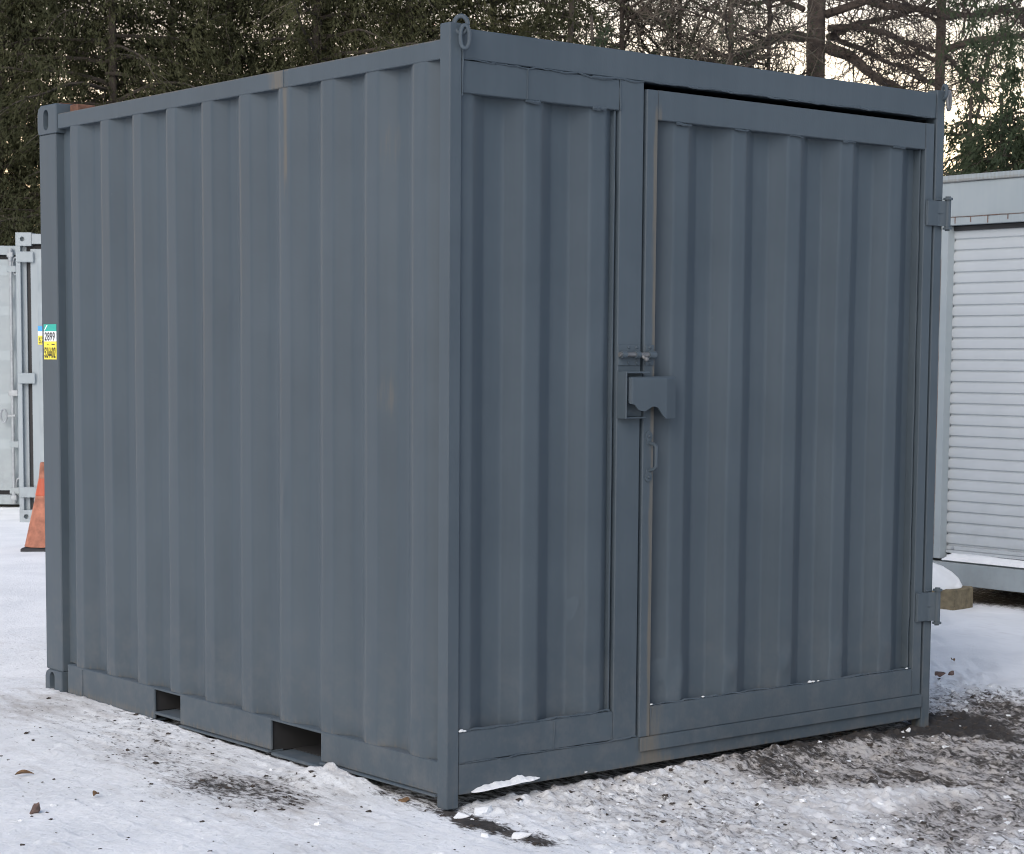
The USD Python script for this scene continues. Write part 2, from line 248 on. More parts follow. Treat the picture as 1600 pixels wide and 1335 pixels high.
    slush = slush + 0.14*seg_blob(x, y, (-.05, 2.6), (-.2, .5), .30) + 0.18*seg_blob(x, y, (-.6, 3.6), (-.3, 2.6), .30) + .15*seg_blob(x, y, (-.38, 1.6), (-.38, .3), .28) + .09*smoothstep(.46, .66, fbm2(x, y, 1.8, 3, 23, .7))*(1-right)
    return h, dirt*near+0.12*(1-near), slush*near
def axis(fine0, fine1, step, lo, hi):
    a = list(np.arange(fine0, fine1+step/2, step)); s = step; x = a[-1]
    while x < hi: s *= 1.14; x += s; a.append(x)
    s = step; x = a[0]; pre = []
    while x > lo: s *= 1.14; x -= s; pre.append(x)
    return np.array(pre[::-1]+a)
Ls = axis(-1.75, 2.15, 0.0068, -260, 260); Ds = axis(4.55, 9.2, 0.0125, -60, 900)
DD, LL = np.meshgrid(Ds, Ls, indexing='ij')
gx = CAM[0]+DD*FH[0]+LL*RH[0]; gy = CAM[1]+DD*FH[1]+LL*RH[1]
gh, gd, gs = ground_fields(gx, gy)
nD, nL = gx.shape; I = np.arange(nD*nL).reshape(nD, nL)
q = np.stack([I[:-1, :-1], I[:-1, 1:], I[1:, 1:], I[1:, :-1]], -1).reshape(-1, 4)
g_ = obj('ground', (np.stack([gx, gy, gh], -1).reshape(-1, 3), q), 'snow_dirty', smooth=True, attrs={'dirt': gd.ravel(), 'slush': gs.ravel()})
tag(g_, 'trampled dirty snow and bare mud over the yard', kind='structure')
def gz(x, y): return float(ground_fields(np.array([x]), np.array([y]))[0][0])

# loose crumbs of snow and of dirt on the ground (uncountable)
def scatter(n, region, rmin, rmax, seed, keep=None, flat=0.6):
    g = np.random.default_rng(seed); V, F = [], []; base = trimesh.creation.icosphere(subdivisions=1, radius=1.0); bv, bf = np.array(base.vertices), np.array(base.faces)
    x = g.uniform(region[0], region[1], n); y = g.uniform(region[2], region[3], n)
    if keep is not None:
        k = g.random(n) < keep(x, y); x, y = x[k], y[k]
    h = ground_fields(x, y)[0]
    for i in range(len(x)):
        r = rmin*(rmax/rmin)**(g.random()**2.2)
        v = bv*(1+0.38*g.normal(0, 1, (len(bv), 1)).clip(-1.3, 1.3))*r*np.array([g.uniform(.7, 1.4), g.uniform(.7, 1.4), flat*g.uniform(.7, 1.2)])
        a = g.uniform(0, 6.28); c, s = math.cos(a), math.sin(a)
        v = np.stack([v[:, 0]*c-v[:, 1]*s, v[:, 0]*s+v[:, 1]*c, v[:, 2]], 1)+[x[i], y[i], h[i]+r*flat*.25]
        V.append(v); F.append(bf+len(bv)*i)
    return trimesh.Trimesh(np.vstack(V), np.vstack(F), process=False)
outside = lambda x, y: ~((x > -.01) & (x < 2.52) & (y > -.012) & (y < 2.96))
front = lambda x, y: outside(x, y)*(smoothstep(-.3, .4, x)*(1-smoothstep(.1, .8, y))*0.7*(1-.93*smoothstep(-.12, .08, poly_dist(x, y, MUD)))+0.08)
tag(obj('snow_crumbs', scatter(4200, (-1.3, 3.6, -1.7, 1.2), .0022, .011, 5, front), 'snow_clean', smooth=40), 'loose crumbs and clods of snow scattered over the churned yard', 'snow', kind='stuff')
def dirtkeep(x, y):
    d = ground_fields(x, y)[1]; return outside(x, y)*np.clip((d-.22)*1.4, 0.05, .8)
tag(obj('dirt_crumbs', scatter(14000, (-1.4, 3.6, -1.7, 2.8), .0025, .010, 6, dirtkeep, .5), 'dirt_crumb'), 'dark grit and wood crumbs scattered over the snow', 'dirt', kind='stuff')

# ------------------------------------------------------------------ the grey shipping container
W, L, H = 2.509, 2.946, 2.591
C = thing('shipping_container', 'dark grey repainted steel storage container with hinged door, in the middle of the yard', 'container')
def corr(outer0, pitch, s0, s1, z0, z1, fl=0.075, sl=0.068, depth=0.036, dents=(), seed=0, sig=0.005, wav=0.0032, step=0.007, nz=70):
    """a trapezoid-corrugated sheet: s along the sheet, d = depth behind its outer flats. outer flats start at outer0 + k pitch."""
    s = np.arange(s0, s1+step/2, step); s[-1] = s1
    def prof(u):
        t = (u-outer0) % pitch; inn = pitch-fl-2*sl
        return np.where(t < fl, 0, np.where(t < fl+sl, (t-fl)/sl, np.where(t < fl+sl+inn, 1, (pitch-t)/sl)))*depth
    ks = np.linspace(-2.5, 2.5, 11)*sig; wt = np.exp(-.5*(ks/sig)**2); wt /= wt.sum()
    d = sum(w*prof(s+k) for k, w in zip(ks, wt))
    z = np.linspace(z0, z1, nz); S, Z = np.meshgrid(s, z, indexing='ij'); Dp = np.repeat(d[:, None], nz, 1)
    Dp = Dp+wav*2*(meshkit.fbm(np.stack([S*2.5, Z*1.1, np.zeros_like(S)], -1), 3, seed)-.5)+.0012*(meshkit.fbm(np.stack([S*14, Z*3.0, np.ones_like(S)], -1), 2, seed+9)-.5)
    for (ds, dz, rs, rz, amp) in dents: Dp = Dp+amp*np.exp(-((S-ds)/rs)**2-((Z-dz)/rz)**2)
    Ix = np.arange(S.size).reshape(S.shape)
    qd = np.stack([Ix[:-1, :-1], Ix[1:, :-1], Ix[1:, 1:], Ix[:-1, 1:]], -1).reshape(-1, 4)
    return S, Z, Dp, qd
# --- side wall (left face, x = 0)
S, Z, Dp, qd = corr(0.13, 0.2728, 0.050, 2.79, 0.157, 2.480, dents=[(2.16, .30, .05, .09, .006), (.62, .40, .05, .07, .008), (.45, .28, .07, .05, -.006), (.93, 1.0, .03, .10, .006), (1.0, .98, .015, .06, -.004), (1.42, 1.75, .08, .03, .004)], seed=3)
rust_side = 0.55*np.exp(-((S-.985)/.016)**2)*smoothstep(1.75, 2.45, Z)+0.42*np.exp(-((S-.80)/.006)**2)*smoothstep(.95, 1.0, Z)*(1-smoothstep(1.5, 1.7, Z))+.30*np.exp(-((Z-.16)/.02)**2)+.30*np.exp(-((S-.37)/.05)**2)*(np.exp(-((Z-2.22)/.09)**2)+np.exp(-((Z-1.38)/.10)**2))
obj('side_wall', (np.stack([.004+Dp, S, Z], -1).reshape(-1, 3), qd[:, ::-1]), 'grey_paint', C, smooth=True, attrs={'rust': rust_side.ravel()})
# the other three sides, roof and floor
S, Z, Dp, qd = corr(0.13, 0.2728, 0.050, 2.79, 0.157, 2.480, seed=5, nz=8, step=.014)
obj('side_wall', (np.stack([W-.004-Dp, S, Z], -1).reshape(-1, 3), qd), 'grey_paint', C, smooth=True)
S, Z, Dp, qd = corr(0.2, 0.2728, 0.10, W-.10, 0.157, 2.480, seed=6, nz=8, step=.014)
obj('end_wall', (np.stack([S, L-.010-Dp, Z], -1).reshape(-1, 3), qd[:, ::-1]), 'grey_paint', C, smooth=True)
xs = np.linspace(.06, W-.06, 24); ys = np.linspace(.05, L-.05, 160); X, Y = np.meshgrid(xs, ys, indexing='ij'); Ix = np.arange(X.size).reshape(X.shape)
zr = 2.522+0.010*np.clip(np.sin(Y*2*np.pi/.21)*1.6, -1, 1)*smoothstep(.0, .12, np.minimum(X-.06, W-.06-X))
obj('roof', (np.stack([X, Y, zr], -1).reshape(-1, 3), np.stack([Ix[:-1, :-1], Ix[1:, :-1], Ix[1:, 1:], Ix[:-1, 1:]], -1).reshape(-1, 4)), 'grey_paint', C, smooth=True, attrs={'rust': (.5*np.exp(-((np.minimum(X-.06, W-.06-X))/.05)**2)).ravel()})
obj('floor', box(.06, W-.06, .055, L-.06, .153, .178), 'dark_plywood', C)
# rails
def rusty_box(name, b, fn, parent=C, mat='grey_paint', sub=5):
    m = b
    for _ in range(sub): 
        if len(m.faces) > 6000: break
        v, f = trimesh.remesh.subdivide_to_size(m.vertices, m.faces, 0.05); m = trimesh.Trimesh(v, f, process=False); break
    v = np.array(m.vertices); return obj(name, m, mat, parent, attrs={'rust': fn(v)})
def top_rust(v): return .55*smoothstep(2.532, 2.541, v[:, 2])+.62*np.exp(-((v[:, 1]-1.03)/.05)**2)*(v[:, 0] < .3)
r0 = rusty_box('top_rail', box(0, .06, .05, 2.768, 2.478, 2.541), top_rust); rusty_box('top_rail', box(W-.06, W, .05, 2.768, 2.478, 2.541), top_rust)
obj('weld_bead', weld((-.001, .985, 2.48), (-.001, .985, 2.54), .002, .001, 3), 'grey_paint', r0)
for (a, b) in ((.050, .754), (1.090, 1.765), (1.975, 2.742)):
    z0 = .046 if a < .5 else (.034 if a < 1.5 else .024)
    rl = rusty_box('bottom_rail', box(0, .012, a, b, z0, .157), lambda v: .35*np.exp(-((v[:, 2]-.04)/.02)**2))
    obj('rail_flange', box(-.010, .060, a+.004, b-.004, z0-.010, z0-.002), 'grey_paint', rl)
    obj('rail_ledge', box(.012, .075, a, b, .147, .1565), 'grey_paint', rl)
    if a > 1.9: obj('weld_bead', weld((-.001, 2.60, .03), (-.001, 2.60, .15), .002, .001, 8), 'grey_paint', rl)
rusty_box('bottom_rail', box(W-.012, W, .05, 2.742, .03, .157), lambda v: 0*v[:, 0])
obj('end_rail', box(.10, W-.10, L-.05, L-.012, .03, .157), 'grey_paint', C); obj('end_rail', box(.10, W-.10, L-.06, L-.012, 2.478, 2.541), 'grey_paint', C)
for (a, b, zb, m) in ((.754, 1.090, .026, 'grey_paint'), (1.765, 1.975, .055, 'grey_paint')):
    t = obj('fork_pocket', box(.0, .10, a-.003, b+.003, .147, .1565), 'grey_paint', C); obj('pocket_tunnel', cat_([box(.012, W-.02, a-.014, a-.0065, zb, .1465), box(.012, W-.02, b+.0065, b+.014, zb, .1465), box(.10, W-.02, a-.014, b+.014, .1475, .1515), box(1.2, 1.21, a, b, zb, .146)]), 'tar_black', t)
    rusty_box('bottom_strap', box(.002, W-.02, a-.003, b+.003, zb-.012, zb), lambda v: .75*smoothstep(.05, .25, v[:, 0]), t); obj('tunnel_floor', box(.10, W-.03, a, b, zb+.001, zb+.004, .001), 'tar_black', t)
# rear corner posts with castings; the front ones are slim square tubes
def casting(x0, x1, y0, y1, z0, z1, face, hy, hz, rr=.024):
    outer = manifold3d.Manifold.hull(manifold3d.Manifold.batch_boolean([manifold3d.Manifold.sphere(.006, 12).translate([x, y, z]) for x in (x0+.006, x1-.006) for (y, z) in ((y0+.006, z0+.006), (y0+.006, z1-.006), (y1-.006, z0+.02), (y1-.012, z0+.006), (y1-.006, z1-.034), (y1-.014, z1-.016), (y1-.032, z1-.006))], manifold3d.OpType.Add))
    slot = manifold3d.Manifold.hull(manifold3d.Manifold.cylinder(.6, rr, rr, 24, True).rotate([0, 90, 0]).translate([x0, hy, hz-.020])+manifold3d.Manifold.cylinder(.6, rr, rr, 24, True).rotate([0, 90, 0]).translate([x0, hy, hz+.020]))
    slot = slot ^ manifold3d.Manifold.cube([.22, 1, 1], True).translate([face, hy, hz])
    m = (outer-slot).to_mesh(); return trimesh.Trimesh(m.vert_properties[:, :3], m.tri_verts, process=False)
for xa, xb in ((-.006, .150), (W-.150, W+.006)):
    fc = xa if xa < 0 else xb
    obj('corner_post', box(max(xa, 0) if xa < 0 else xa, min(xb, W) if xa > 0 else xb, 2.790, L, .115, 2.462, .004), 'grey_paint', C)
    rt = casting(xa, xb, 2.772, L+.004, 2.462, H-.004, fc, 2.868, 2.522)
    k = obj('corner_casting', rt, 'grey_paint', C, smooth=30)
    if xa < 0: obj('casting_cap', box(.02, .145, 2.775, 2.94, H-.004, H-.001, .001), 'rusty_steel', k); obj('casting_web', box(.06, .145, 2.70, 2.770, 2.541, 2.582, .002), 'rusty_steel', k)
    obj('corner_casting', casting(xa, xb, 2.788, L+.004, 0.0, .115, fc, 2.880, .062), 'grey_paint', C, smooth=30)
rusty_box('corner_post', box(0, .050, 0, .055, 0.0, H), lambda v: .2*np.exp(-((v[:, 2]-.0)/.05)**2)); rusty_box('corner_post', box(W-.050, W, 0, .055, 0.0, H), lambda v: .45*np.exp(-(v[:, 2]/.05)**2))
# sticker on the rear post (facing -x): green, white with 2899, yellow with 524402
def flat_text(txt, h, wide, y_left, z_base, mat, parent, x=-.0022):
    t = meshkit.text_mesh(txt, h, .0004, bold=True); v = np.array(t.vertices); w = v[:, 0].max()-v[:, 0].min(); v[:, 0] = (v[:, 0]-v[:, 0].min())*wide/w
    v = np.stack([x-v[:, 2], y_left-v[:, 0], z_base+v[:, 1]], 1); f = np.array(t.faces)
    obj('digits', trimesh.Trimesh(v, f, process=False), mat, parent)
st = obj('sticker', box(-.0012, .0002, 2.806, 2.925, 1.490, 1.568, .0001), 'sticker_yellow', C); tag(st, 'green, white and yellow number sticker')
obj('sticker_band', box(-.0012, .0002, 2.806, 2.925, 1.5685, 1.6125, .0001), 'sticker_white', st)
obj('sticker_band', box(-.0012, .0002, 2.806, 2.925, 1.6130, 1.6430, .0001), 'sticker_green', st)
obj('sticker_stripe', trimesh.Trimesh([(-.0016, 2.922, 1.616), (-.0016, 2.896, 1.640), (-.0016, 2.886, 1.640), (-.0016, 2.914, 1.616)], [[0, 1, 2], [0, 2, 3]]), 'sticker_white', st)
flat_text('2899', .034, .096, 2.914, 1.573, 'ink_black', st); flat_text('524402', .043, .104, 2.918, 1.498, 'ink_black', st)
obj('small_print', cat_([box(-.002, -.0012, 2.880, 2.892, 1.553, 1.556, .0001), box(-.002, -.0012, 2.822, 2.850, 1.553, 1.557, .0001)]), 'ink_black', st)

# --- front frame (y = 0)
hd = obj('header', box(.052, W-.052, .003, .053, 2.479, 2.577), 'grey_paint', C)
obj('header_return', box(.062, W-.062, .053, .30, 2.500, 2.515), 'grey_paint', hd)
obj('weld_bead', weld((.055, .002, 2.477), (.860, .002, 2.477), .0034, .004, 21), 'grey_paint', hd)
obj('weld_bead', weld((.0525, .0, 2.36), (.0525, .0, 2.57), .0026, .002, 22), 'grey_paint', C); obj('weld_bead', weld((W-.0525, .001, 2.48), (W-.0525, .001, 2.57), .002, .001, 23), 'grey_paint', C)
obj('weld_bead', weld((.90, .003, 2.4805), (2.44, .003, 2.4805), .0028, .003, 24), 'grey_paint', hd)
pr = obj('panel_rail', box(.052, .747, .004, .050, 2.370, 2.4765), 'grey_paint', C)
obj('weld_bead', weld((.330, .003, 2.372), (.330, .003, 2.474), .0025, .001, 25), 'grey_paint', pr); obj('weld_bead', weld((.748, .003, 2.372), (.748, .003, 2.474), .0028, .002, 26), 'grey_paint', pr)
for x in (.355, .655): obj('weld_bead', weld((x-.03, .006, 2.368), (x+.03, .006, 2.368), .0045, .003, int(x*100)), 'grey_paint', pr)
obj('mullion', box(.749, .862, .003, .053, .152, 2.4765), 'grey_paint', C)
lr = obj('panel_rail', box(.052, .747, .004, .050, .151, .256), 'grey_paint', C)
obj('weld_bead', weld((.473, .003, .155), (.473, .003, .252), .003, .002, 28), 'grey_paint', lr); obj('weld_bead', weld((.745, .003, .155), (.745, .003, .25), .0028, .002, 29), 'grey_paint', lr)
obj('weld_bead', weld((.052, .003, .150), (.862, .003, .150), .0028, .003, 30), 'grey_paint', lr); obj('weld_bead', weld((.055, .010, .259), (.735, .010, .259), .0045, .0035, 31), 'grey_paint', lr)
rusty_box('sill', box(.052, W-.052, .003, .050, .044, .149), lambda v: .62*np.exp(-((v[:, 0]-.93)/.07)**2)+.3*np.exp(-((v[:, 2]-.044)/.02)**2))
# fixed corrugated front panel
S, Z, Dp, qd = corr(.0395, .2930, .052, .735, .250, 2.376, fl=.068, sl=.074, dents=[(.60, .62, .03, .03, .006), (.63, .66, .02, .02, -.004)], seed=11, nz=60, step=.006)
obj('front_panel', (np.stack([S, .014+Dp, Z], -1).reshape(-1, 3), qd), 'grey_paint', C, smooth=True, attrs={'rust': (.3*np.exp(-((Z-.255)/.012)**2)).ravel()})
obj('edge_bar', box(.731, .737, .012, .052, .256, 2.370, .001), 'grey_paint', C); obj('weld_bead', weld((.731, .012, .27), (.731, .012, 2.36), .0022, .002, 33, 40), 'grey_paint', C)

# --- door leaf
DR = UsdGeom.Xform.Define(stage, numbered(path_of(C), 'door')).GetPrim()
S, Z, Dp, qd = corr(1.022, .2945, .926, 2.394, .248, 2.352, fl=.068, sl=.074, dents=[(1.00, .33, .06, .05, .012), (1.10, .36, .04, .05, -.008), (1.36, .36, .035, .035, -.010), (1.65, .35, .035, .035, -.010), (1.95, .37, .04, .04, -.006), (2.24, .36, .04, .04, -.008), (1.9, 1.6, .2, .3, .003)], seed=17, nz=70, step=.006)
obj('door_panel', (np.stack([S, .012+Dp, Z], -1).reshape(-1, 3), qd), 'grey_paint', DR, smooth=True, attrs={'rust': (.35*np.exp(-((Z-.255)/.012)**2)+.42*np.exp(-((S-.93)/.012)**2)).ravel()})
def stile_rust(v): return (.78*np.exp(-((v[:, 0]-.921)/.014)**2)*(1-smoothstep(2.36, 2.42, v[:, 2])*.8))*(.72+.28*np.sin(v[:, 2]*2.2+.6)**2)
rusty_box('door_stile', box(.873, .927, -.001, .050, .146, 2.454), stile_rust, DR); rusty_box('door_stile', box(2.394, 2.447, .000, .050, .146, 2.456), lambda v: 0*v[:, 0], DR)
rusty_box('door_rail', box(.9275, 2.3935, .001, .050, 2.351, 2.455), lambda v: .45*np.exp(-((v[:, 0]-.93)/.02)**2-((v[:, 2]-2.36)/.05)**2)+.30*smoothstep(2.45, 2.456, v[:, 2]), DR)
lrail = rusty_box('door_rail', box(.9275, 2.3935, .001, .050, .146, .256), lambda v: .66*np.exp(-((v[:, 0]-.95)/.03)**2), DR)
for i, k in enumerate((1.06, 1.355, 1.65, 1.945, 2.24)): obj('weld_bead', weld((k-.04, .004, 2.349), (k+.035, .004, 2.349), .004, .003, 50+i), 'grey_paint', DR)
for i, (a, b) in enumerate(((.94, 1.28), (1.30, 1.75), (1.80, 2.39))): obj('weld_bead', weld((a, .008, .259), (b, .008, .259), .004, .003, 60+i), 'grey_paint', DR)
obj('weld_bead', weld((.928, -.001, .15), (.928, -.001, .25), .002, .0015, 66), 'grey_paint', DR); obj('weld_bead', weld((2.394, .000, .15), (2.394, .000, .25), .002, .001, 67), 'grey_paint', DR); obj('weld_bead', weld((2.394, .0, 2.36), (2.394, .0, 2.45), .002, .001, 68), 'grey_paint', DR)
obj('weld_bead', weld((2.380, .016, .27), (2.380, .016, 2.34), .0024, .002, 69, 40), 'grey_paint', DR); obj('edge_bar', box(2.378, 2.384, .016, .052, .258, 2.349, .001), 'grey_paint', DR)
rusty_box('drip_flap', box(.874, 2.450, -.008, -.0015, .095, .1455, .002), lambda v: .70*np.exp(-((v[:, 0]-.92)/.05)**2), DR)
# hinges
for zc, h, bent in ((2.102, .100, 1), (.508, .118, 0)):
    hg = obj('hinge', box(2.404, 2.470, -.011, -.002, zc-h/2, zc+h/2, .003), 'grey_paint', DR)
    obj('hinge_leaf', tube([(2.466, -.008, zc), (2.485, -.013, zc), (2.503, -.022, zc), (2.516, -.027, zc)], .004, 4), 'grey_paint', hg)
    lf = []; pts = [(2.468, -.0065), (2.480, -.0085), (2.494, -.018), (2.508, -.024)]
    for (a, b) in zip(pts[:-1], pts[1:]):
        lf.append(trimesh.convex.convex_hull(np.array([(p[0], p[1]+o, z) for p in (a, b) for o in (-.004, .004) for z in (zc-h/2, zc+h/2)])))
    obj('hinge_leaf', cat_(lf), 'grey_paint', hg)
    obj('hinge_knuckle', cyl((2.512, -.024, zc-h/2-.004), (2.512, -.024, zc+h/2+.004), .0125, 20), 'grey_paint', hg, smooth=40)
    pin = [cyl((2.512, -.024, zc+h/2+.005), (2.512, -.024, zc+h/2+.013), .0195, 18), cyl((2.512, -.024, zc-h/2-.013), (2.512, -.024, zc-h/2-.005), .0185, 18), cyl((2.512, -.024, zc+h/2+.012), (2.512, -.024, zc+h/2+.019), .011, 12), cyl((2.512, -.024, zc-h/2-.019), (2.512, -.024, zc-h/2-.012), .010, 12)]
    obj('hinge_pin', cat_(pin), 'grey_paint', hg, smooth=40)
    obj('post_leaf', box(2.462, 2.500, -.007, -.0005, zc+h/2+.002, zc+h/2+.010, .002), 'grey_paint', C)
    obj('weld_bead', cat_([weld((2.4035, -.005, zc-h/2), (2.4035, -.005, zc+h/2), .004, .0025, 71), weld((2.405, -.006, zc+h/2+.001), (2.44, -.006, zc+h/2+.001), .0038, .002, 72)]), 'grey_paint', hg)
# lock box: an open steel channel on the mullion and a cover with a wavy lower edge on the door
lb = obj('lock_box', box(.748, .7545, -.046, .0025, 1.300, 1.466, .002), 'grey_paint', C)
obj('box_top', box(.7548, .862, -.046, .0025, 1.4595, 1.466, .002), 'grey_paint', lb); obj('box_bottom', box(.7548, .862, -.030, .0025, 1.300, 1.306, .002), 'grey_paint', lb); obj('box_back', box(.7548, .862, -.004, .0025, 1.3065, 1.459, .001), 'grey_paint', lb)
import shapely.geometry as sg
out = np.array([(385, 420), (755, 415), (760, 722), (660, 724), (640, 700), (620, 672), (606, 650), (590, 638), (570, 634), (550, 638), (530, 650), (512, 662), (497, 667), (470, 665), (450, 655), (436, 640), (424, 622), (410, 616), (388, 614)], float)
ox = .768+(out[:, 0]-385)/375*.237; oz = 1.449-(out[:, 1]-417)/306*.150
pg = sg.Polygon(np.stack([ox, oz], 1)).buffer(-.006).buffer(.006, quad_segs=6)
cm = trimesh.creation.extrude_polygon(pg, .0055); v = np.array(cm.vertices); cm.vertices = np.stack([v[:, 0], -.046+(.0055-v[:, 2])*1.0, v[:, 1]], 1); cm.invert() if cm.volume < 0 else None
v, f = trimesh.remesh.subdivide_to_size(cm.vertices, cm.faces, .006); v = np.array(v); e1 = np.clip((.768+.016-v[:, 0])/.016, 0, 1); e2 = np.clip((v[:, 2]-1.439)/.010, 0, 1); v[:, 1] += .010*e1**2+.008*e2**2+.28*np.maximum(0, v[:, 0]-.945); cm = trimesh.Trimesh(v, f)
lc = obj('lock_cover', cm, 'grey_paint', DR, smooth=30)
obj('cover_side', box(.768, .774, -.0405, -.012, 1.36, 1.446, .002), 'grey_paint', lc); obj('cover_side', box(.775, 1.000, -.026, -.0015, 1.4400, 1.4455, .002), 'grey_paint', lc); obj('cover_side', box(.9985, 1.004, -.020, .008, 1.302, 1.443, .002), 'grey_paint', lc)
# slide bolt
bp = obj('slide_bolt', box(.750, .856, -.0012, .0025, 1.487, 1.560, .001), 'grey_paint', C)
obj('barrel', cat_([cyl((.752, -.014, 1.525), (.772, -.014, 1.525), .0135, 14), cyl((.818, -.014, 1.525), (.838, -.014, 1.525), .0135, 14), box(.752, .772, -.014, -.001, 1.514, 1.536), box(.818, .838, -.014, -.001, 1.514, 1.536)]), 'grey_paint', bp, smooth=40)
obj('bolt_rod', cyl((.744, -.014, 1.525), (.900, -.014, 1.525), .0082, 12), 'worn_steel', bp, smooth=40)
obj('bolt_knob', cat_([cyl((.845, -.014, 1.525), (.850, -.034, 1.512), .0065, 10), trimesh.creation.icosphere(subdivisions=2, radius=.009).apply_translation((.851, -.038, 1.510))]), 'worn_steel', bp, smooth=40)
rv = [(x, z) for x in (.798, .836) for z in (1.497, 1.551)]
for x, z in rv: obj('rivet', trimesh.creation.icosphere(subdivisions=2, radius=.006).apply_scale((1, .7, 1)).apply_translation((x, -.0015, z)), 'grey_paint', bp, smooth=True)
kp = obj('bolt_keeper', cat_([box(.878, .918, -.0045, -.0012, 1.487, 1.560, .001), cyl((.882, -.014, 1.525), (.914, -.014, 1.525), .0135, 14), box(.882, .914, -.014, -.004, 1.514, 1.536)]), 'grey_paint', DR, smooth=40)
for z in (1.497, 1.551): obj('rivet', trimesh.creation.icosphere(subdivisions=2, radius=.006).apply_scale((1, .7, 1)).apply_translation((.897, -.005, z)), 'grey_paint', kp, smooth=True)
# pull handle
ph = obj('pull_handle', tube([(.906, -.003, 1.212), (.906, -.030, 1.206), (.906, -.036, 1.198), (.906, -.036, 1.128), (.906, -.030, 1.120), (.906, -.003, 1.114)], .0062, 8), 'grey_paint', DR, smooth=40)
for z in (1.236, 1.090): obj('handle_plate', cat_([cyl((.900, -.0045, z), (.900, -.001, z), .017, 18), box(.890, .912, -.0042, -.001, min(z, 1.163)+.0 if z < 1.1 else 1.205, 1.12 if z < 1.1 else z, .001), trimesh.creation.icosphere(subdivisions=1, radius=.006).apply_translation((.900, -.005, z))]), 'grey_paint', ph, smooth=40)
# lifting rings with a chain link on both front posts
ux, uy, uz = np.eye(3)
for x0, sgn in ((.040, 1), (W-.014, 1)):
    dvec = np.array([.72, -.69, 0.]) if x0 < 1 else np.array([.5, .86, 0])
    rg = obj('lifting_ring', ring((x0, -.006, H-.006), dvec, uz, .022, .027, .0076), 'grey_paint', C, smooth=True)
    c2 = np.array((x0+.004, -.022, H-.046)) if x0 < 1 else np.array((x0+.014, -.018, H-.040))
    t = np.linspace(0, 2*np.pi, 33); cx, sx_ = np.cos(t), np.sin(t)
    d2 = np.array([.80, -.30, 0.]) if x0 < 1 else np.array([.9, .3, 0.]); d2 /= np.linalg.norm(d2)
    pts = c2+np.outer(np.sign(cx)*np.abs(cx)**.8*.015, d2)+np.outer(sx_*.036, uz)
    obj('chain_link', tube(pts, .0070, 8, cap=False), 'worn_steel' if x0 > 1 else 'grey_paint', rg, smooth=True)

# snow lying on the frame
def snow_strip(x0, x1, zfun, hfun, y0, d, n=60, seed=0):
    g = np.random.default_rng(seed); xs = np.linspace(x0, x1, n); rows = []
    for i, x in enumerate(xs):
        h = hfun((x-x0)/(x1-x0))*(0.55+.9*float(fbm2(x, 0, 38, 3, 14))); zb = zfun(x)
        rows.append([(x, y0+.004, zb), (x, y0-d*min(1, h*60+.1), zb+.1*h), (x, y0-d*.9*min(1, h*60+.1), zb+.45*h), (x, y0-d*.4, zb+.85*h), (x, y0+.004, zb+h)])
    v = np.array(rows).reshape(-1, 3); I_ = np.arange(n*5).reshape(n, 5)
    f = np.concatenate([np.stack([I_[:-1, k], I_[1:, k], I_[1:, (k+1) % 5], I_[:-1, (k+1) % 5]], -1) for k in range(5)])
    return meshkit.arrays((v, f))[:2]
sp = snow_strip(.105, .405, lambda x: .046+.012*(x-.1)/.3, lambda t:   .003+.017*np.sin(np.pi*min(1, t*1.02))**.7+.013*np.exp(-((t-.7)/.07)**2), .003, .022, 80, 4)
tag(obj('snow_patch', trimesh.Trimesh(*sp, process=False), 'snow_clean', smooth=50), 'ragged strip of snow stuck low on the front sill near the corner', 'snow patch')
bits = []
for (x, y, z, r) in ((.064, .006, .262, .012), (.078, .006, .260, .008), (.934, .002, .262, .007), (1.20, .004, .263, .007), (1.78, .002, .263, .011), (1.80, .002, .262, .008), (1.83, .002, .262, .006), (2.36, .002, .262, .007), (.62, -.001, .053, .006)):
    m = trimesh.creation.icosphere(subdivisions=2, radius=r*.62); v = np.array(m.vertices); v *= (1+.25*np.random.default_rng(int(x*1000)).normal(0, 1, (len(v), 1))).clip(.6, 1.4); m.vertices = v*[1.4, .7, .6]+[x, y, z]; bits.append(m)
tag(obj('snow_bits', cat_(bits), 'snow_clean', smooth=60), 'tiny bits of snow caught along the front panel rails', 'snow', kind='stuff')
def lump(name, x, y, sx, sy, sz, mat, label, cat, seed, up=.3, group=None, sub=3, rough=.22, rz=0):
    g_ = np.random.default_rng(seed); m = trimesh.convex.convex_hull(g_.normal(0, 1, (14, 3))*[1, 1, .9]); m.vertices /= np.abs(m.vertices).max(0); m = trimesh.Trimesh(*trimesh.remesh.subdivide_to_size(m.vertices, m.faces, .35), process=True); v = np.array(m.vertices)
    v = v*(1+rough*2*(meshkit.fbm(v*1.9+seed*7.3, 4, seed)-.5)[:, None])*[sx, sy, sz]
    c, s = math.cos(rz), math.sin(rz); v = np.stack([v[:, 0]*c-v[:, 1]*s, v[:, 0]*s+v[:, 1]*c, v[:, 2]], 1)
    m.vertices = v+[x, y, gz(x, y)+sz*up]
    return tag(obj(name, m, mat, smooth=50), label, cat, group)
lump('snow_chunk', -.02, -.10, .036, .026, .016, 'snow_clean', 'pale snow chunk just below the near corner post', 'snow chunk', 3)
lump('snow_chunk', -.06, -.44, .040, .030, .020, 'snow_clean', 'flat white snow chunk on the dark crumbs in front of the corner', 'snow chunk', 4)
lump('snow_chunk', -.11, -.36, .022, .020, .016, 'snow_clean', 'small round snow chunk left of the flat one', 'snow chunk', 5)
lump('snow_chunk', 2.30, -.07, .018, .016, .016, 'snow_clean', 'white snow chunk against the foot of the far right post', 'snow chunk', 6)
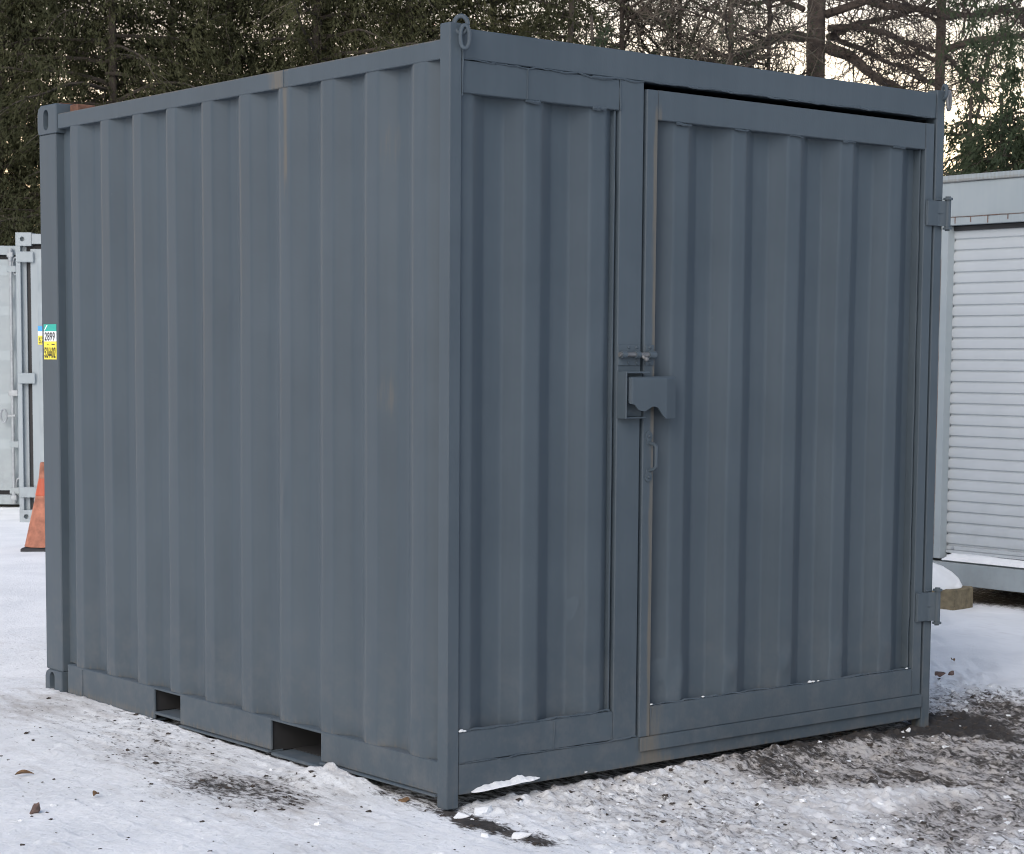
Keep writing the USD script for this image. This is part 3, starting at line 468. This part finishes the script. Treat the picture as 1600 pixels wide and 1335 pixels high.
lump('snow_chunk', .10, -.07, .042, .028, .024, 'snow_clean', 'clod of snow tucked under the front sill beside the corner post', 'snow chunk', 8)
lump('stone', -1.10, .80, .021, .018, .030, 'stone_brown', 'pointed brown stone sticking out of the snow at lower left', 'stone', 12, .55, rough=.4)
lump('stone', 3.54, .79, .032, .03, .020, 'stone_brown', 'reddish brown clod beside the right post, in clean snow', 'stone', 13, .5)
lump('stone', 3.68, .81, .022, .02, .016, 'stone_brown', 'smaller flat clod right of the reddish brown one', 'stone', 14, .5)
lump('stone', -.03, .20, .030, .016, .010, 'dead_leaf', 'tan flake lying by the rail near the corner', 'debris', 15, .5)
def leaf_obj(x, y, l, w, rz, label, mat='dead_leaf'):
    t = np.linspace(0, 1, 9); wd = np.sin(np.pi*t**.8)*w/2; P = []
    for i in range(9):
        zc = .004+.004*math.sin(t[i]*3)
        P += [((t[i]-.5)*l, -wd[i], zc+.007*wd[i]/w*2), ((t[i]-.5)*l, 0, zc), ((t[i]-.5)*l, wd[i], zc+.012*wd[i]/w*2)]
    P = np.array(P); top = P+[0, 0, .0012]; I_ = np.arange(27).reshape(9, 3); f = np.concatenate([np.stack([I_[:-1, k], I_[1:, k], I_[1:, k+1], I_[:-1, k+1]], -1) for k in (0, 1)])
    v = np.vstack([P, top]); f = np.vstack([f[:, ::-1]+27, f]); c, s = math.cos(rz), math.sin(rz)
    v = np.stack([v[:, 0]*c-v[:, 1]*s+x, v[:, 0]*s+v[:, 1]*c+y, v[:, 2]+gz(x, y)+.004], 1)
    tag(obj('dead_leaf', (v, f), mat, smooth=True), label, 'leaf')
leaf_obj(-.82, .91, .036, .02, .5, 'dark curled leaf on smooth snow right of the pointed stone')
leaf_obj(-.87, 1.36, .07, .014, -.4, 'tan narrow leaf on the snow at far left')
leaf_obj(3.95, 1.02, .06, .02, .9, 'thin dry stalk leaf on clean snow below the roller door unit')

# ------------------------------------------------------------------ grey container with white roll-up door (right), its long side faces -x
X0, ZB, ZT = 6.12, .105, 2.665
RC = thing('roller_door_container', 'pale blue-grey container with a white roll-up door, right edge of the picture', 'container')
yd0, yd1 = .36, 2.852
obj('end_wall', box(X0+.03, X0+2.40, 3.24, 3.30, ZB+.12, ZT-.03), 'blue_grey_paint', RC); obj('end_wall', box(X0+.03, X0+2.40, -2.70, -2.64, ZB+.12, ZT-.03), 'blue_grey_paint', RC)
obj('back_wall', box(X0+2.36, X0+2.42, -2.64, 3.24, ZB+.12, ZT-.03), 'blue_grey_paint', RC); obj('roof', box(X0+.06, X0+2.36, -2.64, 3.24, ZT-.07, ZT-.03), 'blue_grey_paint', RC); obj('floor', box(X0+.06, X0+2.36, -2.64, 3.24, ZB+.05, ZB+.11), 'dark_plywood', RC)
def rsub(name, b, fn): return rusty_box(name, b, fn, RC, 'blue_grey_paint')
nz_ = lambda v: fbm2(v[:, 1]*3+v[:, 2]*2, v[:, 2], 2.0, 2, 5)
rsub('header_panel', box(X0+.006, X0+.06, -2.70, 3.30, 2.408, 2.622), lambda v: 0*v[:, 0])
tr_ = rsub('top_rail', box(X0-.004, X0+.07, -2.70, 3.30, 2.626, ZT), lambda v: .30+.35*nz_(v)*(v[:, 2] < 2.64))
obj('seam_bead', weld((X0-.002, -2.6, 2.624), (X0-.002, 3.2, 2.624), .003, .004, 91, 25), 'worn_steel', tr_)
rsub('door_lintel', box(X0-.003, X0+.05, yd0-.10, yd1+.09, 2.356, 2.404), lambda v: .35*nz_(v))
for i, (y, z0) in enumerate(((2.80, 2.365), (2.68, 2.37), (2.55, 2.36), (2.40, 2.375))): obj('rust_run', box(X0-.0045, X0-.0025, y-.004, y+.004, z0, 2.404, .0005), 'stone_brown', RC)
sb = obj('seam_bead', weld((X0-.003, yd0, 2.406), (X0-.003, yd1+.09, 2.406), .003, .004, 92, 25), 'stone_brown', RC)
rsub('door_jamb', box(X0-.002, X0+.07, yd1, yd1+.050, .262, 2.355), lambda v: 0*v[:, 0]); rsub('door_jamb', box(X0-.002, X0+.07, yd0-.05, yd0, .262, 2.355), lambda v: 0*v[:, 0])
rsub('wall_panel', box(X0+.004, X0+.06, yd1+.053, 3.30, .262, 2.405), lambda v: .45*np.exp(-((v[:, 1]-2.910)/.01)**2)); rsub('wall_panel', box(X0+.004, X0+.06, -2.70, yd0-.053, .262, 2.405), lambda v: 0*v[:, 0])
obj('rust_seam', weld((X0+.002, yd1+.052, .35), (X0+.002, yd1+.052, 2.15), .0017, .003, 93, 30), 'stone_brown', RC)
sl_ = rsub('sill_beam', box(X0-.006, X0+.10, -2.70, 3.30, ZB, .245), lambda v: .3*smoothstep(.235, .245, v[:, 2])+.3*np.exp(-((v[:, 1]-2.86)/.02)**2))
obj('door_sill', box(X0+.02, X0+.16, yd0, yd1, .2455, .258), 'blue_grey_paint', RC)
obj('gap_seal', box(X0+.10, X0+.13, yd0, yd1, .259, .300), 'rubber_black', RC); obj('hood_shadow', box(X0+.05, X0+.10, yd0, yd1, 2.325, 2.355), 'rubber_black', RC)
# curtain of interlocking slats
RD = UsdGeom.Xform.Define(stage, numbered(path_of(RC), 'roller_door')).GetPrim()
ns_, p_ = 29, (2.33-.345)/29
tt = np.linspace(0, 1, 9); prof = np.where(tt < .14, .0, np.sin(np.pi*np.clip((tt-.10)/.92, 0, 1))**.28)*.014
def slat_mesh(z0):
    ys_ = np.array([yd0, yd1]); v = []
    for y in ys_:
        v += [(X0+.074-d, y, z0+t*p_) for t, d in zip(tt, prof)]+[(X0+.080-d, y, z0+t*p_) for t, d in zip(tt, prof)]
    v = np.array(v); n = 9; f = []
    for i in range(n-1): f += [(i, i+1, 18+i+1, 18+i), (n+i, 18+n+i, 18+n+i+1, n+i+1)]
    f += [(0, 18, 18+n, n), (n-1, n+n-1, 18+n+n-1, 18+n-1)]
    return v, np.array(f)[:, ::-1]
for k in range(ns_): obj('slat', slat_mesh(.345+k*p_), 'shutter_white', RD, smooth=35)
bb = obj('bottom_bar', cat_([box(X0+.060, X0+.085, yd0+.002, yd1-.002, .318, .3435), box(X0+.052, X0+.085, yd0+.002, yd1-.002, .298, .3165)]), 'shutter_white', RD)
obj('bolt_head', cat_([cyl((X0+.052, yd1-.055, .331), (X0+.060, yd1-.055, .331), .010, 10)]), 'zinc_steel', bb)
# snow on the sill, timber cribs below with snow on the front one
xs = np.linspace(yd0+.05, yd1-.015, 90); V = []
for y in xs:
    h = (.030+.022*float(fbm2(y, 0, 3.0, 3, 9)))*min(1, (yd1-.005-y)/.07+.12)
    V += [(X0+.098, y, .257), (X0-.008, y, .257), (X0-.006+.01, y, .257+.6*h), (X0+.035, y, .257+h), (X0+.09, y, .257+.8*h)]
I_ = np.arange(len(V)).reshape(-1, 5); f = np.concatenate([np.stack([I_[:-1, k], I_[1:, k], I_[1:, (k+1) % 5], I_[:-1, (k+1) % 5]], -1) for k in range(5)])
tag(obj('sill_snow', (np.array(V), f), 'snow_clean', smooth=60), 'ridge of fresh snow along the sill of the white roller door', 'snow')
def crib(x, y, sx, sy, z0, z1, label, snow=None):
    m = box(-sx/2, sx/2, -sy/2, sy/2, z0, z1, .008); v, f = trimesh.remesh.subdivide_to_size(m.vertices, m.faces, .05); v = np.array(v); v += .006*(meshkit.fbm(v*14, 3, 4)[:, None]-.5)
    t = thing('timber_block', label, 'block', (x, y, 0), 12); obj('timber', trimesh.Trimesh(v, f, process=False), 'wet_timber', t, smooth=35)
def pile(x, y, sx, sy, z, h, label):
    n = 26; a = np.linspace(0, 2*np.pi, n, endpoint=False); V = [(x, y, z+h)]; F = []; rs = (.25, .5, .72, .9, 1.0, .96)
    hz = [h*.96, h*.82, h*.60, h*.34, .05*h, -.012]
    for r, zz in zip(rs, hz):
        for k in a: V.append((x+sx*r*math.copysign(abs(math.cos(k))**.75, math.cos(k)), y+sy*r*math.copysign(abs(math.sin(k))**.75, math.sin(k)), z+zz+.006*math.sin(3*k+r*5)))
    for k in range(n): F.append((0, 1+k, 1+(k+1) % n))
    for q_ in range(5):
        for k in range(n):
            A, B, C_, D_ = 1+q_*n+k, 1+(q_+1)*n+k, 1+(q_+1)*n+(k+1) % n, 1+q_*n+(k+1) % n; F += [(A, B, C_), (A, C_, D_)]
    tag(obj('snow_pile', trimesh.Trimesh(V, F, process=False), 'snow_clean', smooth=60), label, 'snow')
crib(5.75, 2.66, .26, .52, -.05, .135, 'wet brown timber block under the roller door unit, snow on top')
pile(5.75, 2.66, .125, .25, .135, .145, 'rounded cap of snow on the timber block by the right post')
obj('timber', box(-.06, .06, -3.0, 3.0, -.05, ZB-.001), 'wet_timber', thing('timber_block', 'long dark timber bearer along the far side of the roller door unit', 'block', (8.40, .3, 0)))
crib(7.0, -2.2, 1.6, .3, -.05, ZB-.001, 'dark timber bearer under the near end of the roller door unit'); crib(7.6, 3.0, 1.5, .25, -.05, ZB-.001, 'dark timber bearer under the far end of the roller door unit')

# ------------------------------------------------------------------ two white containers far left, doors towards the viewer
DEG = -math.degrees(YAW)
def white_container(L_left, D, label, sticker):
    w, h, ln = 2.438, 2.591, 6.06; p = site(L_left, D)
    t = thing('white_container', label, 'container', (p[0], p[1], 0.0), DEG)
    P = 'white_paint'
    obj('side_wall', box(0.02, .06, .12, ln-.1, .15, h-.1), P, t); obj('side_wall', box(w-.06, w-.02, .12, ln-.1, .15, h-.1), P, t); obj('end_wall', box(.1, w-.1, ln-.06, ln-.02, .15, h-.1), P, t)
    obj('roof', box(.03, w-.03, .1, ln-.03, h-.05, h-.02), P, t); obj('floor', box(.03, w-.03, .1, ln-.03, .10, .15), 'dark_plywood', t)
    for x0, x1 in ((0, .085), (w-.085, w)):
        obj('corner_post', cat_([box(x0, x0+.040 if x0 == 0 else x1, 0, .09, .118, h-.118), box(x0+.0405 if x0 == 0 else x0, x1 if x0 == 0 else x1-.0405, .045, .09, .118, h-.118)] if x0 == 0 else [box(x1-.04, x1, 0, .09, .118, h-.118), box(x0, x1-.0405, .045, .09, .118, h-.118)]), P, t)
        for z0 in (0, h-.118):
            m = manifold3d.Manifold.cube([.14, .178, .118]).translate([x0 if x0 == 0 else w-.14, -.004, z0])-manifold3d.Manifold.cylinder(.08, .022, .022, 16, True).rotate([90, 0, 0]).translate([.06 if x0 == 0 else w-.06, .0, z0+.06])
            mm = m.to_mesh(); obj('corner_casting', trimesh.Trimesh(mm.vert_properties[:, :3], mm.tri_verts, process=False), P, t)
    obj('header', box(.142, w-.142, .0, .10, h-.10, h-.012), P, t); obj('sill', box(.142, w-.142, .0, .10, .02, .115), P, t)
    obj('gasket', box(.087, w-.087, .060, .085, .118, h-.103), 'rubber_black', t)
    for k, (a, b) in enumerate(((.128, w/2-.012), (w/2+.012, w-.128))):
        d = UsdGeom.Xform.Define(stage, numbered(path_of(t), 'door')).GetPrim()
        zs = np.linspace(.160, h-.145, 120); xs = np.array([a, a+.06, a+.062, a+.11, b-.11, b-.062, b-.06, b]); Xg, Zg = np.meshgrid(xs, zs, indexing='ij')
        band = sum(np.clip(1.6-np.abs(Zg-zc)/.13*1.2, 0, 1) for zc in (.50, .95, 1.38, 1.82, 2.22)); inn = (Xg > a+.08) & (Xg < b-.08)
        Yg = .012+inn*.030*np.clip(band, 0, 1)
        Ig = np.arange(Xg.size).reshape(Xg.shape); obj('door_panel', (np.stack([Xg, Yg, Zg], -1).reshape(-1, 3), np.stack([Ig[:-1, :-1], Ig[1:, :-1], Ig[1:, 1:], Ig[:-1, 1:]], -1).reshape(-1, 4)), P, d, smooth=30)
        for xr in ((a+.28, b-.26)):
            obj('lock_rod', cyl((xr, -.035, .10), (xr, -.035, h-.065), .0170, 12), 'zinc_steel', d, smooth=40)
            for z in (.16, .62, 1.13, h-.24): obj('rod_bracket', box(xr-.038, xr+.055, -.052, .011, z-.03, z+.03), 'zinc_steel' if z in (1.13,) else P, d)
            for z, s in ((h-.10, 1), (.09, -1)):
                obj('rod_cam', cat_([box(xr-.032, xr+.032, -.060, -.006, z-.028, z+.028, .008), cyl((xr, -.035, z-.06), (xr, -.035, z+.06), .025, 12)]), 'zinc_steel', d, smooth=30)
                obj('cam_keeper', ring((xr+.045, -.03, z-.11*s), np.array([1., 0, 0]), uz, .026, .085, .009, 16, 6), 'zinc_steel', d, smooth=True)
            obj('rod_handle', cat_([ring((xr-.085, -.05, .905), np.array([1., 0, 0]), uz, .030, .065, .010, 16, 6), box(xr-.075, xr+.03, -.055, -.03, .895, .918)]), 'zinc_steel', d, smooth=40)
        for z in (h-.215, 1.30, .28):
            hx = (.006, .160) if k == 0 else (w-.160, w-.006)
            obj('hinge_lug', box(hx[0], hx[1], -.016, .004, z-.047, z+.047, .006), P, d)
    if sticker:
        s = obj('sticker', box(.186, .32, .0095, .0118, 1.72, 1.765, .0002), 'sticker_blue', t); obj('sticker_band', box(.186, .32, .0095, .0118, 1.680, 1.7195, .0002), 'sticker_white', s); obj('sticker_band', box(.186, .32, .0095, .0118, 1.600, 1.6795, .0002), 'sticker_yellow', s)
        tm = meshkit.text_mesh('57', .05, .0004, bold=True); v = np.array(tm.vertices); obj('digits', trimesh.Trimesh(np.stack([.190+v[:, 0]*.5, .0092-v[:, 2], 1.612+v[:, 1]], 1), tm.faces, process=False), 'ink_black', s)
    return t
wa = white_container((82-800)/3135.6*20-2.438, 20.0, 'white container with galvanised lock rod and handle, at the left edge of the picture', False)
wb = white_container((28-800)/3135.6*18, 18.0, 'white container behind the orange cone, mostly hidden by the grey one', True)

# ------------------------------------------------------------------ traffic cone
cp = site((67-800)/3135.6*15.5, 15.5); cz = gz(*cp)
TC = thing('traffic_cone', 'faded dirty orange traffic cone half hidden behind the grey container', 'cone', (cp[0], cp[1], cz), DEG_SITE)
obj('cone_base', box(-.155, .155, -.155, .155, -.01, .028, .01), 'rubber_black', TC)
def lathe(pr, n=36):
    a = np.linspace(0, 2*np.pi, n, endpoint=False); v = np.array([(r*math.cos(t), r*math.sin(t), z) for r, z in pr for t in a]); m = len(pr)
    f = [(i*n+k, i*n+(k+1) % n, (i+1)*n+(k+1) % n, (i+1)*n+k) for i in range(m-1) for k in range(n)]; return v, np.array(f)
obj('cone_body', lathe([(.155, .033), (.150, .05), (.066, .425)]), 'cone_orange', TC, smooth=True); obj('cone_tip', lathe([(.040, .558), (.030, .665), (.026, .680), (.018, .683), (.014, .60)]), 'cone_orange', TC, smooth=40)
obj('cone_collar', lathe([(.066, .4255), (.0675, .428), (.0415, .555), (.040, .5575)]), 'cone_bright', TC, smooth=40)

# ------------------------------------------------------------------ trees
def trunk_mesh(h, r0, r1, seed, sides=14, n=26, bend=.25):
    g = np.random.default_rng(seed); z = np.linspace(-.3, h, n); ph = g.uniform(0, 6, 2)
    p = np.stack([bend*np.sin(z*.35+ph[0])*z/h, bend*np.sin(z*.28+ph[1])*z/h, z], 1); r = r0+(r1-r0)*(z/h).clip(0, 1)**.8; r[:3] *= [1.35, 1.15, 1.05]
    m = tube(p, r, sides); v = np.array(m.vertices); v[:-2] += (.10*r0*(meshkit.fbm(v[:-2]*[9, 9, 2.5], 3, seed)-.5)[:, None]*2)*((v[:-2]-np.repeat(p, sides, 0))/(np.repeat(r, sides)[:, None]))
    m.vertices = v; return m, p
def crooked(p0, d, length, n, jit, droop, g):
    p = [np.array(p0, float)]; d = np.array(d, float); d /= np.linalg.norm(d)
    for _ in range(n):
        d = d+g.normal(0, jit, 3)+[0, 0, droop]; d /= np.linalg.norm(d); p.append(p[-1]+d*length/n)
    return np.array(p)
def blades(P, Dr, ln, wd, g):
    """leaf-sized diamonds: base, two sides, tip"""
    Dr = Dr/np.linalg.norm(Dr, axis=1, keepdims=True); s = np.cross(Dr, g.normal(0, 1, P.shape)); s /= np.linalg.norm(s, axis=1, keepdims=True)+1e-9
    n = len(P); m_ = P+Dr*(ln*.45)[:, None]+g.normal(0, .12, P.shape)*wd[:, None]
    v = np.stack([P, m_+s*(wd/2)[:, None], P+Dr*ln[:, None], m_-s*(wd/2)[:, None]], 1).reshape(-1, 3); b = np.arange(n)*4
    return v, np.vstack([np.stack([b, b+1, b+2], 1), np.stack([b, b+2, b+3], 1)])
def join(parts):
    V, F, o = [], [], 0
    for v, f in parts: V.append(v); F.append(np.asarray(f)+o); o += len(v)
    return np.vstack(V), np.vstack(F)
def m2p(ms): return join([(np.array(m.vertices), np.array(m.faces)) for m in ms])
def cedar(name, label, loc, seed, h=14.0, R=2.1, nl=190, per=560, z0=1.1, group=None, lw=(.072, .020), mat='cedar_leaf', fill=40000):
    g = np.random.default_rng(seed); t = thing(name, label, 'tree', loc, float(g.uniform(0, 360)), group)
    tm, _ = trunk_mesh(h, .085, .02, seed); obj('trunk', tm, 'dark_bark', t, smooth=True)
    limbs, twigs, B = [], [], []
    for i in range(nl):
        z = z0+(h-z0-.2)*((i+g.random())/nl)**1.25; a = i*2.399+g.normal(0, .35)
        ll = R*(1-(z/h)**1.7)*g.uniform(.62, 1.12)+.25
        p = crooked((0, 0, z), (math.cos(a), math.sin(a), g.uniform(.05, .45)), ll, 9, .10, -.055, g)
        limbs.append(tube(p, np.linspace(.028, .005, 10)*(.6+.4*ll/R), 4, cap=False))
        dens = 1.0 if z < 7.0 else .45
        n = int(per*dens*(.35+.65*ll/R)); u = .18+.82*g.random(n)**.75; k = np.minimum((u*9).astype(int), 8); fr = u*9-k
        base = p[k]*(1-fr)[:, None]+p[k+1]*fr[:, None]; ax = p[k+1]-p[k]; ax /= np.linalg.norm(ax, axis=1, keepdims=True)
        # sprays: clumped sub-branchlets hanging from the limb
        nc = max(3, n//22); cid = g.integers(0, nc, n); cu = .06+.94*g.random(nc)**.9; ck = np.minimum((cu*9).astype(int), 8)
        cdir = np.stack([np.cos(a+g.normal(0, .9, nc)), np.sin(a+g.normal(0, .9, nc)), g.normal(-.35, .35, nc)], 1); cl = g.uniform(.16, .50, nc)
        w = g.random(n); P = p[ck[cid]]+(cdir[cid]*(cl[cid]*w)[:, None])-np.stack([0*w, 0*w, .16*w**2], 1)+g.normal(0, .030, (n, 3))
        Dd = cdir[cid]+g.normal(0, .50, (n, 3))-np.array([0, 0, .45]); B.append(blades(P, Dd, g.uniform(.6, 1.35, n)*lw[0], g.uniform(.6, 1.3, n)*lw[1], g))
        for c in range(0, nc, 3):
            q0 = p[ck[c]]; q1 = q0+cdir[c]*cl[c]-[0, 0, .12]; twigs.append(tube([q0, (q0+q1)/2+[0, 0, .03], q1], [.006, .004, .002], 3, cap=False))
    if fill:   # hanging sprays that close the crown between the limbs
        nc = fill//30; zc = z0+(8.0-z0)*g.random(nc); rc = R*(1-(zc/h)**1.7)*np.sqrt(g.uniform(.01, 1.0, nc)); ac = g.uniform(0, 6.283, nc)
        C0 = np.stack([rc*np.cos(ac), rc*np.sin(ac), zc], 1); dc = np.stack([np.cos(ac)*.5, np.sin(ac)*.5, np.full(nc, -1.0)], 1)+g.normal(0, .35, (nc, 3)); lc_ = g.uniform(.25, .65, nc)
        cid = g.integers(0, nc, fill); w = g.random(fill); P = C0[cid]+dc[cid]*(lc_[cid]*w)[:, None]+g.normal(0, 1, (fill, 3))*(.02+.07*w*(1-w)*4*.5)[:, None]
        B.append(blades(P, dc[cid]+g.normal(0, .45, (fill, 3)), g.uniform(.6, 1.35, fill)*lw[0], g.uniform(.6, 1.3, fill)*lw[1], g))
    obj('limbs', m2p(limbs), 'dark_bark', t); tag(obj('twigs', m2p(twigs), 'grey_twig', t), kind='stuff'); tag(obj('crown', join(B), mat, t), kind='stuff')
    return t
def copy_tree(src, loc, rz, sc, label, group=None):
    x = UsdGeom.Xform.Define(stage, numbered('/World', src.GetName().rsplit('_0', 1)[0])); x.GetPrim().GetReferences().AddInternalReference(src.GetPath())
    x.ClearXformOpOrder(); x.AddTranslateOp().Set(Gf.Vec3d(*map(float, loc))); x.AddRotateZOp().Set(float(rz)); x.AddScaleOp().Set(Gf.Vec3f(*sc)); x.GetPrim().SetInstanceable(True)
    return tag(x, label, 'tree', group)
GR = 'cedars in the dense row behind the grey container'; LB = 'dense dark cedar with drooping sprays in the row behind the grey container'
def at(L_, D_): p = site(L_, D_); return (p[0], p[1], 0.0)
protos = [cedar('cedar_tree', LB, at(-6.9, 27.0), 101, group=GR), cedar('cedar_tree', LB, at(-5.3, 26.4), 102, R=2.3, group=GR), cedar('cedar_tree', LB, at(-3.9, 27.4), 103, R=1.9, group=GR)]
g = np.random.default_rng(55)
for i, (L_, D_) in enumerate(((-8.3, 27.6), (-2.55, 26.8), (-1.35, 27.6), (-7.3, 30.0), (-5.2, 30.5), (-2.9, 30.6), (-9.8, 27.0), (-11.5, 28.0), (-0.35, 29.5))):
    s = g.uniform(.92, 1.1); copy_tree(protos[i % 3], at(L_, D_), g.uniform(0, 360), (s, s, s*g.uniform(.95, 1.1)), LB, GR)
# narrow shaggy column near the middle
cedar('column_cedar', 'narrow shaggy evergreen column right of the near corner ring', at(.55, 27.0), 110, h=10, R=.55, nl=110, per=150, z0=.8, fill=14000)
# bare and pine trees on the right
def bare_tree(name, label, loc, trunk, limbs, seed, ntw, tw_len=(.5, 1.5), crown=None, mat='twig_bark', extra=0):
    """limbs: polylines in local coordinates with a base radius; twigs grow from them"""
    g = np.random.default_rng(seed); t = thing(name, label, 'tree', loc, DEG)
    if trunk is not None: tm, _ = trunk_mesh(*trunk, seed, 18, 34, .03); obj('trunk', tm, 'bark', t, smooth=True)
    tw, ends = [], []
    for (pl, r) in limbs:
        pl = np.array(pl, float); s = np.r_[0, np.cumsum(np.linalg.norm(np.diff(pl, axis=0), axis=1))]; u = np.linspace(0, s[-1], max(8, int(s[-1]/.12)))
        p = np.stack([np.interp(u, s, pl[:, k]) for k in range(3)], 1); p[1:] += .035*(np.stack([meshkit.fbm(np.stack([u*2.2, u*0+k, u*0+r*90], -1), 2, seed+k) for k in range(3)], 1)[1:]-.5)*2
        obj('limb', tube(p, np.linspace(r, r*.45, len(p)), 8), 'bark', t, smooth=True)
        for _ in range(int(ntw*s[-1])):
            i = g.integers(1, len(p)-1); d = p[i+1]-p[i]; d /= np.linalg.norm(d); v = g.normal(0, 1, 3); v[2] *= 1.0; v = v/np.linalg.norm(v)+d*.6
            ll = g.uniform(*tw_len); q_ = crooked(p[i], v, ll, 7, .20, .0, g); tw.append(tube(q_, np.linspace(.012, .0035, 8)*g.uniform(.5, 1.3), 3, cap=False))
            for _ in range(g.integers(2, 6)):
                j = g.integers(2, 7); q2 = crooked(q_[j], g.normal(0, 1, 3)+(q_[j]-q_[j-1])*3, ll*g.uniform(.25, .6), 5, .25, 0, g); tw.append(tube(q2, np.linspace(.006, .002, 6), 3, cap=False)); ends.append(q2)
    if tw: tag(obj('twigs', m2p(tw), mat, t), kind='stuff')
    if crown is not None and ends:
        n_each, keep, ln, wd = crown; B = []
        for e in ends:
            if g.random() > keep: continue
            n = n_each; k = g.integers(1, len(e), n); B.append(blades(e[k]+g.normal(0, .035, (n, 3)), (e[k]-e[k-1])*8+g.normal(0, .8, (n, 3)), g.uniform(.6, 1.3, n)*ln, np.full(n, wd), g))
        tag(obj('needles', join(B), 'pine_needle', t), kind='stuff')
    return t
def pl(px, D0, L0, dd):   # branch outline: picture-independent metres right of the trunk, back/forward sway and height
    return [((x-805)/3135.6*(D0+d)-L0, d, 1.51+(555-y)/3135.6*(D0+d)) for (x, y), d in zip(px, dd)]
L1, D1 = (1264-805)/3135.6*33, 33.0
big = [(pl([(1280, 27), (1310, 18), (1345, 5), (1380, 13), (1431, 17), (1500, 28), (1560, 12)], D1, L1, [0, -.2, -.4, -.6, -.8, -1.0, -1.2]), .075),
       (pl([(1284, 62), (1318, 45), (1347, 36), (1389, 28), (1423, 15), (1470, -20)], D1, L1, [0, .2, .4, .5, .6, .8]), .060),
       (pl([(1284, 48), (1333, 45), (1375, 53), (1403, 67), (1431, 76), (1450, 82), (1480, 98)], D1, L1, [-.1, -.4, -.7, -.9, -1.1, -1.2, -1.3]), .060),
       (pl([(1282, 75), (1318, 90), (1341, 110), (1364, 124), (1390, 134), (1430, 150)], D1, L1, [-.1, -.3, -.6, -.9, -1.1, -1.3]), .100),
       (pl([(1246, 62), (1220, 58), (1192, 67), (1167, 81), (1140, 98), (1110, 104)], D1, L1, [0, -.3, -.5, -.8, -1.0, -1.1]), .090),
       (pl([(1284, 60), (1333, 76), (1361, 90), (1397, 104), (1431, 121), (1460, 140)], D1, L1, [.1, .4, .6, .8, .9, 1.0]), .050),
       (pl([(1246, 20), (1210, 2), (1170, 12), (1130, 5)], D1, L1, [0, .3, .6, .8]), .05),
       (pl([(1262, -60), (1330, -75), (1410, -60), (1490, -85)], D1, L1, [0, .5, .9, 1.2]), .07), (pl([(1262, -110), (1190, -125), (1120, -120)], D1, L1, [0, -.4, -.9]), .07)]
bare_tree('pine_tree', 'thick reddish pine trunk with bare crooked limbs, left of the slimmer trunk', at(L1, D1), (13.0, .235, .09), big, 201, 27, (.5, 1.5), (5, .12, .10, .012))
L2, D2 = (1458-805)/3135.6*30, 30.0
thin = [(pl([(1460, 80), (1501, 67), (1544, 60), (1600, 55), (1660, 60)], D2, L2, [0, -.3, -.6, -.8, -1.]), .060),
        (pl([(1464, 85), (1487, 110), (1510, 129), (1540, 160)], D2, L2, [0, .2, .4, .6]), .035),
        (pl([(1460, 30), (1500, 26), (1545, 22), (1600, 15)], D2, L2, [0, .3, .5, .8]), .045),
        (pl([(1456, 40), (1420, 20), (1390, 0), (1350, -30)], D2, L2, [0, -.3, -.5, -.8]), .03),
        (pl([(1458, 100), (1425, 85), (1395, 90), (1365, 70)], D2, L2, [0, .2, .5, .8]), .028), (pl([(1458, 120), (1430, 128), (1400, 112)], D2, L2, [0, -.2, -.5]), .022),
        (pl([(1600, 65), (1575, 25), (1555, -10), (1540, -60)], D2, L2, [.5, .4, .3, .2]), .04), (pl([(1545, 60), (1530, 90), (1522, 130), (1520, 180)], D2, L2, [-.6, -.6, -.6, -.5]), .03),
        (pl([(1458, -60), (1520, -80), (1600, -70)], D2, L2, [0, -.4, -.8]), .05), (pl([(1458, -100), (1400, -120), (1340, -110)], D2, L2, [0, -.4, -.8]), .05)]
bare_tree('pine_tree', 'slim straight pine trunk behind the far right post ring', at(L2, D2), (12.0, .105, .05), thin, 202, 30, (.4, 1.3), (5, .12, .10, .012))
# thicket of brown twigs between the column and the thick pine
for k, (px, D_, sd) in enumerate(((965, 28.5, 301), (1050, 29.5, 302), (1130, 28.0, 303), (1190, 31.0, 304))):
    g = np.random.default_rng(sd); lm = []
    for i in range(46):
        z = 1.6+5.6*i/46; a = g.uniform(0, 6.28); lm.append((crooked((0, 0, z), (math.cos(a), math.sin(a), g.uniform(.0, .6)), g.uniform(.8, 1.9), 6, .16, .01, g), .022))
    bare_tree('bare_tree', ('spindly brown bare tree just right of the shaggy column', 'bare brown twiggy tree midway along the container front top', 'bare twiggy tree left of the thick pine trunk', 'thin bare tree close behind the left limb of the thick pine')[k], at((px-800)/3135.6*D_, D_), (9.0, .07, .02), lm, sd, 10, (.4, 1.0), (9, .42, .075, .013), 'grey_twig' if k % 2 == 0 else 'twig_bark')
# low pine bough patch and leafy evergreens at right
cedar('evergreen_tree', 'bushy evergreen above the roller door unit', at((1568-800)/3135.6*25, 25.0), 401, h=4.8, R=2.1, nl=120, per=330, z0=.9, lw=(.10, .026), mat='pine_needle', fill=7000)
cedar('evergreen_tree', 'slimmer evergreen between the far right post and the bushy one', at((1502-800)/3135.6*27, 27.0), 402, h=5.0, R=1.15, nl=90, per=230, z0=.9, lw=(.10, .026), mat='pine_needle', fill=7000)
cedar('evergreen_tree', 'small green evergreen top peeking over the header', at((940-800)/3135.6*26, 26.0), 403, h=5.85, R=.55, nl=60, per=160, z0=1.5, lw=(.09, .022), mat='pine_needle', fill=0)
